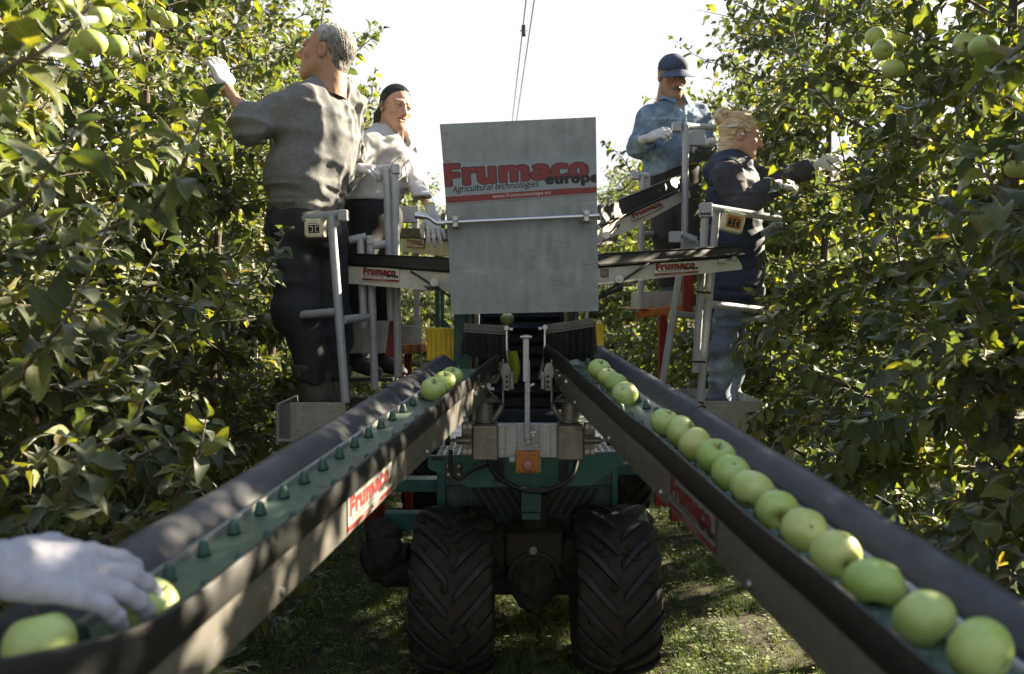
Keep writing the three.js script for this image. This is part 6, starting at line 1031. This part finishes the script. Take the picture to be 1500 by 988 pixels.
// --- woman in a navy quilted vest reaching into the right row
{
  const D = 4.6, J = { head: P(1086, 200, D - 0.03), fwd: V(0.965, -0.16, 0.12), roll: 0, neck: P(1070, 242, D), shR: P(1066, 258, D - 0.17), shL: P(1078, 258, D + 0.17), elR: P(1086, 302, D - 0.26), wrR: P(1137, 271, D - 0.2), elL: P(1132, 268, D + 0.12), wrL: P(1198, 243, D + 0.05), pelvis: P(1078, 430, D), hipR: P(1072, 440, D - 0.09), hipL: P(1080, 440, D + 0.09), knR: P(1058, 512, D - 0.11), knL: P(1073, 514, D + 0.08), anR: P(1051, 606, D - 0.1), anL: P(1070, 606, D + 0.08) };
  J.base = V(J.pelvis.x, P(0, 632, D).y, -D);
  J.chestE = [P(1076, 295, D), 0.165, 0.22, 0.12]; J.bellyE = [P(1079, 365, D), 0.165, 0.20, 0.122]; J.pelvisE = [P(1077, 425, D), 0.175, 0.16, 0.122];
  const skin = [0.50, 0.30, 0.22], w = person('blonde woman with a bun, navy quilted vest and jeans, picking from right tree', J, { arm: 0.92, leg: 0.77, headS: 1.0, face: { skin, brow: [0.30, 0.22, 0.14], wide: 0.98, jaw: 1.0, nose: 1.0, neck: 0.95, lip: [0.45, 0.2, 0.17] } });
  const { torso, arms, legs, U, R, F } = w, hem = P(1080, 459, D), slv = [];
  arms.forEach((a, i) => { const s = i ? 'R' : 'L', c = J['el' + s].clone().lerp(J['wr' + s], 0.86), d = J['wr' + s].clone().sub(J['el' + s]).normalize(); slv.push(below(join([grow(a[0], 0.024), grow(a[1], 0.020)], 0.03), c, d)); });
  const swr = (x, y, z) => 0.008 * ridge(noise(x * 16 + y * 12, y * 9, z * 12)) + 0.006 * ridge(noise(x * 9, y * 24, z * 9));
  const sleeves = join(slv, 0.02);
  for (const [i, s] of [[0, 'L'], [1, 'R']]) garment(w, 'sleeve', (x, y, z) => slv[i](x, y, z) - swr(x, y, z), [J['sh' + s], J['el' + s], J['wr' + s]], 0.11, 0.0075, heather([0.045, 0.045, 0.052], 0.2, 120), cloth(0.9, 0.3)); void sleeves;
  // vest: quilted, puffed between the seams, high collar
  const bulk = join([el2(w, J.chestE, 0.022), el2(w, J.bellyE, 0.022), el2(w, J.pelvisE, 0.026), cone(J.neck, J.shL, 0.078, 0.074), cone(J.neck, J.shR, 0.078, 0.074)], 0.07);
  const col = [0, 1, 2, 3, 4, 5, 6].map((k) => { const q = (t) => J.neck.clone().addScaledVector(U, 0.012 - 0.020 * (1 + Math.cos(t)) * 0.5).addScaledVector(R, Math.sin(t) * 0.083).addScaledVector(F, Math.cos(t) * 0.082 + 0.004), a = 0.35 + k / 7 * 5.6, b = 0.35 + (k + 1) / 7 * 5.6; return cone(q(a), q(b), 0.034, 0.034); });
  const colF = join(col, 0.02), hoodB = cone(J.neck.clone().addScaledVector(F, -0.085).addScaledVector(R, -0.05).addScaledVector(U, -0.035), J.neck.clone().addScaledVector(F, -0.085).addScaledVector(R, 0.05).addScaledVector(U, -0.035), 0.055, 0.055);
  const armhole = ['L', 'R'].map((s) => cone(J['sh' + s].clone().addScaledVector(R, s === 'R' ? 0.03 : -0.03).addScaledVector(F, 0.0), J['el' + s].clone().addScaledVector(R, s === 'R' ? 0.06 : -0.06), 0.083, 0.07)), hole = cone(J.neck.clone(), J.neck.clone().addScaledVector(U, 0.15), 0.058, 0.08);
  const quilt = (x, y, z) => { const q = V(x, y, z).sub(J.neck), h = q.dot(U), a = q.dot(R), fr = q.dot(F), t = (h + 0.35 * Math.abs(a + fr * 0.5) * 0.6) / 0.105; return Math.pow(Math.abs(Math.sin(t * Math.PI)), 0.55); };
  garment(w, 'vest', (x, y, z) => { let d = bulk(x, y, z) - 0.013 * quilt(x, y, z) + 0.008 - 0.005 * ridge(noise(x * 14, y * 20, z * 14)); for (const h of armhole) d = smax(d, -h(x, y, z), 0.012); d = smax(d, hem.y - y, 0.012); d = smin(d, Math.min(colF(x, y, z), hoodB(x, y, z)) - 0.005 * ridge(noise(x * 14, y * 22, z * 14)), 0.02); return smax(d, -hole(x, y, z), 0.006); }, [J.shL, J.shR, J.neck, hem, J.pelvisE[0]], 0.24, 0.0075, heather([0.018, 0.027, 0.055], 0.12, 60), cloth(0.75, 0.15));
  const tk = join([el2(w, J.pelvisE, -0.005), join([grow(legs[0][0], 0.008), grow(legs[0][1], 0.018)], 0.02), join([grow(legs[1][0], 0.008), grow(legs[1][1], 0.018)], 0.02)], 0.015), jn = heather([0.20, 0.25, 0.305], 0.2, 140);
  garment(w, 'jeans', (x, y, z) => smax(smax(tk(x, y, z) - 0.010 * ridge(noise(x * 6, y * 24, z * 6)) - 0.006 * ridge(noise(x * 9 + y * 9, y * 12, z * 9)), y - hem.y - 0.05, 0.01), J.base.y + 0.10 - y, 0.01), [J.pelvis, J.hipL, J.hipR, J.anL, J.anR, hem], 0.2, 0.0085, (x, y, z) => { const c = jn(x, y, z), k = 0.75 + 0.75 * sstep(-0.1, 0.35, fbm(x * 9, y * 7, z * 9, 3)); return [c[0] * k, c[1] * k, c[2] * (k * 0.8 + 0.2)]; }, cloth(0.92, 0.2));
  for (const s of ['L', 'R']) { const a = J['an' + s], t = a.clone().addScaledVector(F, 0.13).add(V(0, -0.03, 0)), bf = join([cone(a.clone().add(V(0, 0.06, 0)), a, 0.058, 0.055), cone(a, t, 0.05, 0.042)], 0.03); garment(w, 'shoe', (x, y, z) => smax(bf(x, y, z), J.base.y + 0.004 - y, 0.004), [a.clone().add(V(0, 0.08, 0)), t], 0.1, 0.011, heather([0.03, 0.03, 0.03], 0.2, 60), cloth(0.6, 0)); }
  glove(w, J.wrR, V(0.93, 0.05, -0.2), V(0.0, 0.75, 0.65), 'R', [0.6, 0.65, 0.75, 0.8], { size: 0.96 });
  glove(w, J.wrL.clone().add(V(0.0, 0.0, 0)), V(0.85, 0.5, 0.05), V(-0.3, 0.5, 0.8), 'L', [0.55, 0.5, 0.55, 0.6], { size: 0.9, spread: 0.05, cuff: [0.66, 0.55, 0.05] });
  const cr = join([ellip(V(0, 0.034, -0.022), V(0.0790, 0.0930, 0.1030)), ellip(V(0, -0.075, -0.060), V(0.058, 0.070, 0.050))], 0.03);
  localHair(w, 'hair', (x, y, z) => { let d = cr(x, y, z) - 0.0022 * ridge(noise(x * 12, y * 55, z * 9)) - 0.0010 * noise(x * 30, y * 160, z * 22); d = smax(d, z - (0.074 - 0.62 * Math.max(0, 0.090 - y)), 0.008); d = smax(d, -0.125 - y, 0.01); if (Math.abs(x) > 0.052) d = smax(d, -(Math.hypot((y + 0.008) / 1.3, z + 0.012) - 0.027), 0.004); return d; }, V(-0.11, -0.16, -0.15), V(0.11, 0.15, 0.11), 0.0034, hair([0.56, 0.43, 0.26], 90, 0.5, V(0.3, 2.2, 0.25)));
  localHair(w, 'hair_bun', (x, y, z) => { const X = x, Y = y - 0.092, Z = z + 0.110, r = Math.hypot(X, Y, Z), a = Math.atan2(Y, Z), b = Math.atan2(X, Math.hypot(Y, Z)); return r - 0.046 - 0.006 * Math.sin(a * 3 + b * 6 + 2 * noise(X * 30, Y * 30, Z * 30)) - 0.002 * ridge(noise(a * 16, b * 8, 2)); }, V(-0.07, 0.02, -0.18), V(0.07, 0.17, -0.04), 0.0034, hair([0.56, 0.43, 0.26], 90, 0.5, V(1, 1.4, 0.6)));
  strands(w, 220, 12, V(0, 0.034, -0.022), V(0.0790, 0.0930, 0.1030), (R) => { const x = (R() - 0.5) * 2, a = V(x, 0.9 - 1.6 * Math.abs(x) * R(), 0.75 - 0.7 * x * x), b = V(x * 0.2, 0.55, -0.85); return [a, b]; }, 0.0011, [0.60, 0.46, 0.27], 0.0025);
  const toW = (g) => g.applyMatrix4(w.HB);
  w.add('hair_clip', toW(new RoundedBoxGeometry(0.006, 0.016, 0.055, 1, 0.002).rotateX(-0.25).translate(-0.082, 0.032, -0.062)), M.whitePaint);
  w.add('earbud', toW(new THREE.SphereGeometry(0.0095, 14, 10).scale(0.8, 0.9, 1.2).translate(-0.089, -0.006, -0.006)), M.whitePaint);
  w.add('glasses', [toW(tube([V(-0.080, 0.012, 0.0), V(-0.076, 0.010, 0.05), V(-0.060, 0.006, 0.098)], 0.0018, 12, 6)), toW(new THREE.TorusGeometry(0.023, 0.0016, 6, 24).scale(1.1, 0.85, 1).rotateY(-0.2).translate(-0.033, 0.002, 0.108)), toW(new THREE.TorusGeometry(0.023, 0.0016, 6, 24).scale(1.1, 0.85, 1).rotateY(0.2).translate(0.033, 0.002, 0.108)), toW(tube([V(-0.009, 0.006, 0.111), V(0, 0.009, 0.114), V(0.009, 0.006, 0.111)], 0.0016, 6, 6))], M.steelDark);
}

// --- gloved hand of a picker standing left of the camera, over the left conveyor
{
  const base = P(-60, 900, 1.0), root = thing('person', 'person mostly out of frame, white gloved hand over the left conveyor', 'person', base);
  const add = (n, g, m) => part(n, g, m, root, base);
  const W0 = P(-6, 830, 1.02), tip = P(244, 850, 1.12), dir = tip.clone().sub(W0), dors = V(0.05, 0.86, 0.5);
  const g = handGeo({ curl: [0.40, 0.34, 0.36, 0.42], thumb: 0.6, spread: 0.14, fuse: 0.004, glove: 0.0018, s: -1, size: 1.2, cell: 0.0022, color: heather([0.40, 0.40, 0.45], 0.07, 260), cuff: 0.06, cuffColor: [0.22, 0.32, 0.48] });
  const hand = placeHand(g, W0, dir, dors);
  const y = dir.clone().normalize(), e1 = W0.clone().addScaledVector(y, -0.03), e2 = W0.clone().addScaledVector(y, -0.30).add(V(0, -0.06, 0.06));
  const f = join([cone(e1, e2, 0.026, 0.040)], 0.01), b = bounds([e1, e2], 0.08), c = [0.47, 0.29, 0.21];
  add('body', netMesh(f, b.min, b.max, 0.006, () => c), skinMat);
  add('glove', hand, cloth(0.95, 0.4));
  const s1 = W0.clone().addScaledVector(y, -0.045), sf = cone(s1, e2, 0.040, 0.056), bs = bounds([s1, e2], 0.1);
  add('sleeve', netMesh((x, yy, z) => sf(x, yy, z) - 0.005 * ridge(noise(x * 30, yy * 12, z * 12)), bs.min, bs.max, 0.006, heather([0.05, 0.09, 0.17], 0.15, 150)), cloth(0.9, 0.2));
}
renderer.render(scene, camera);
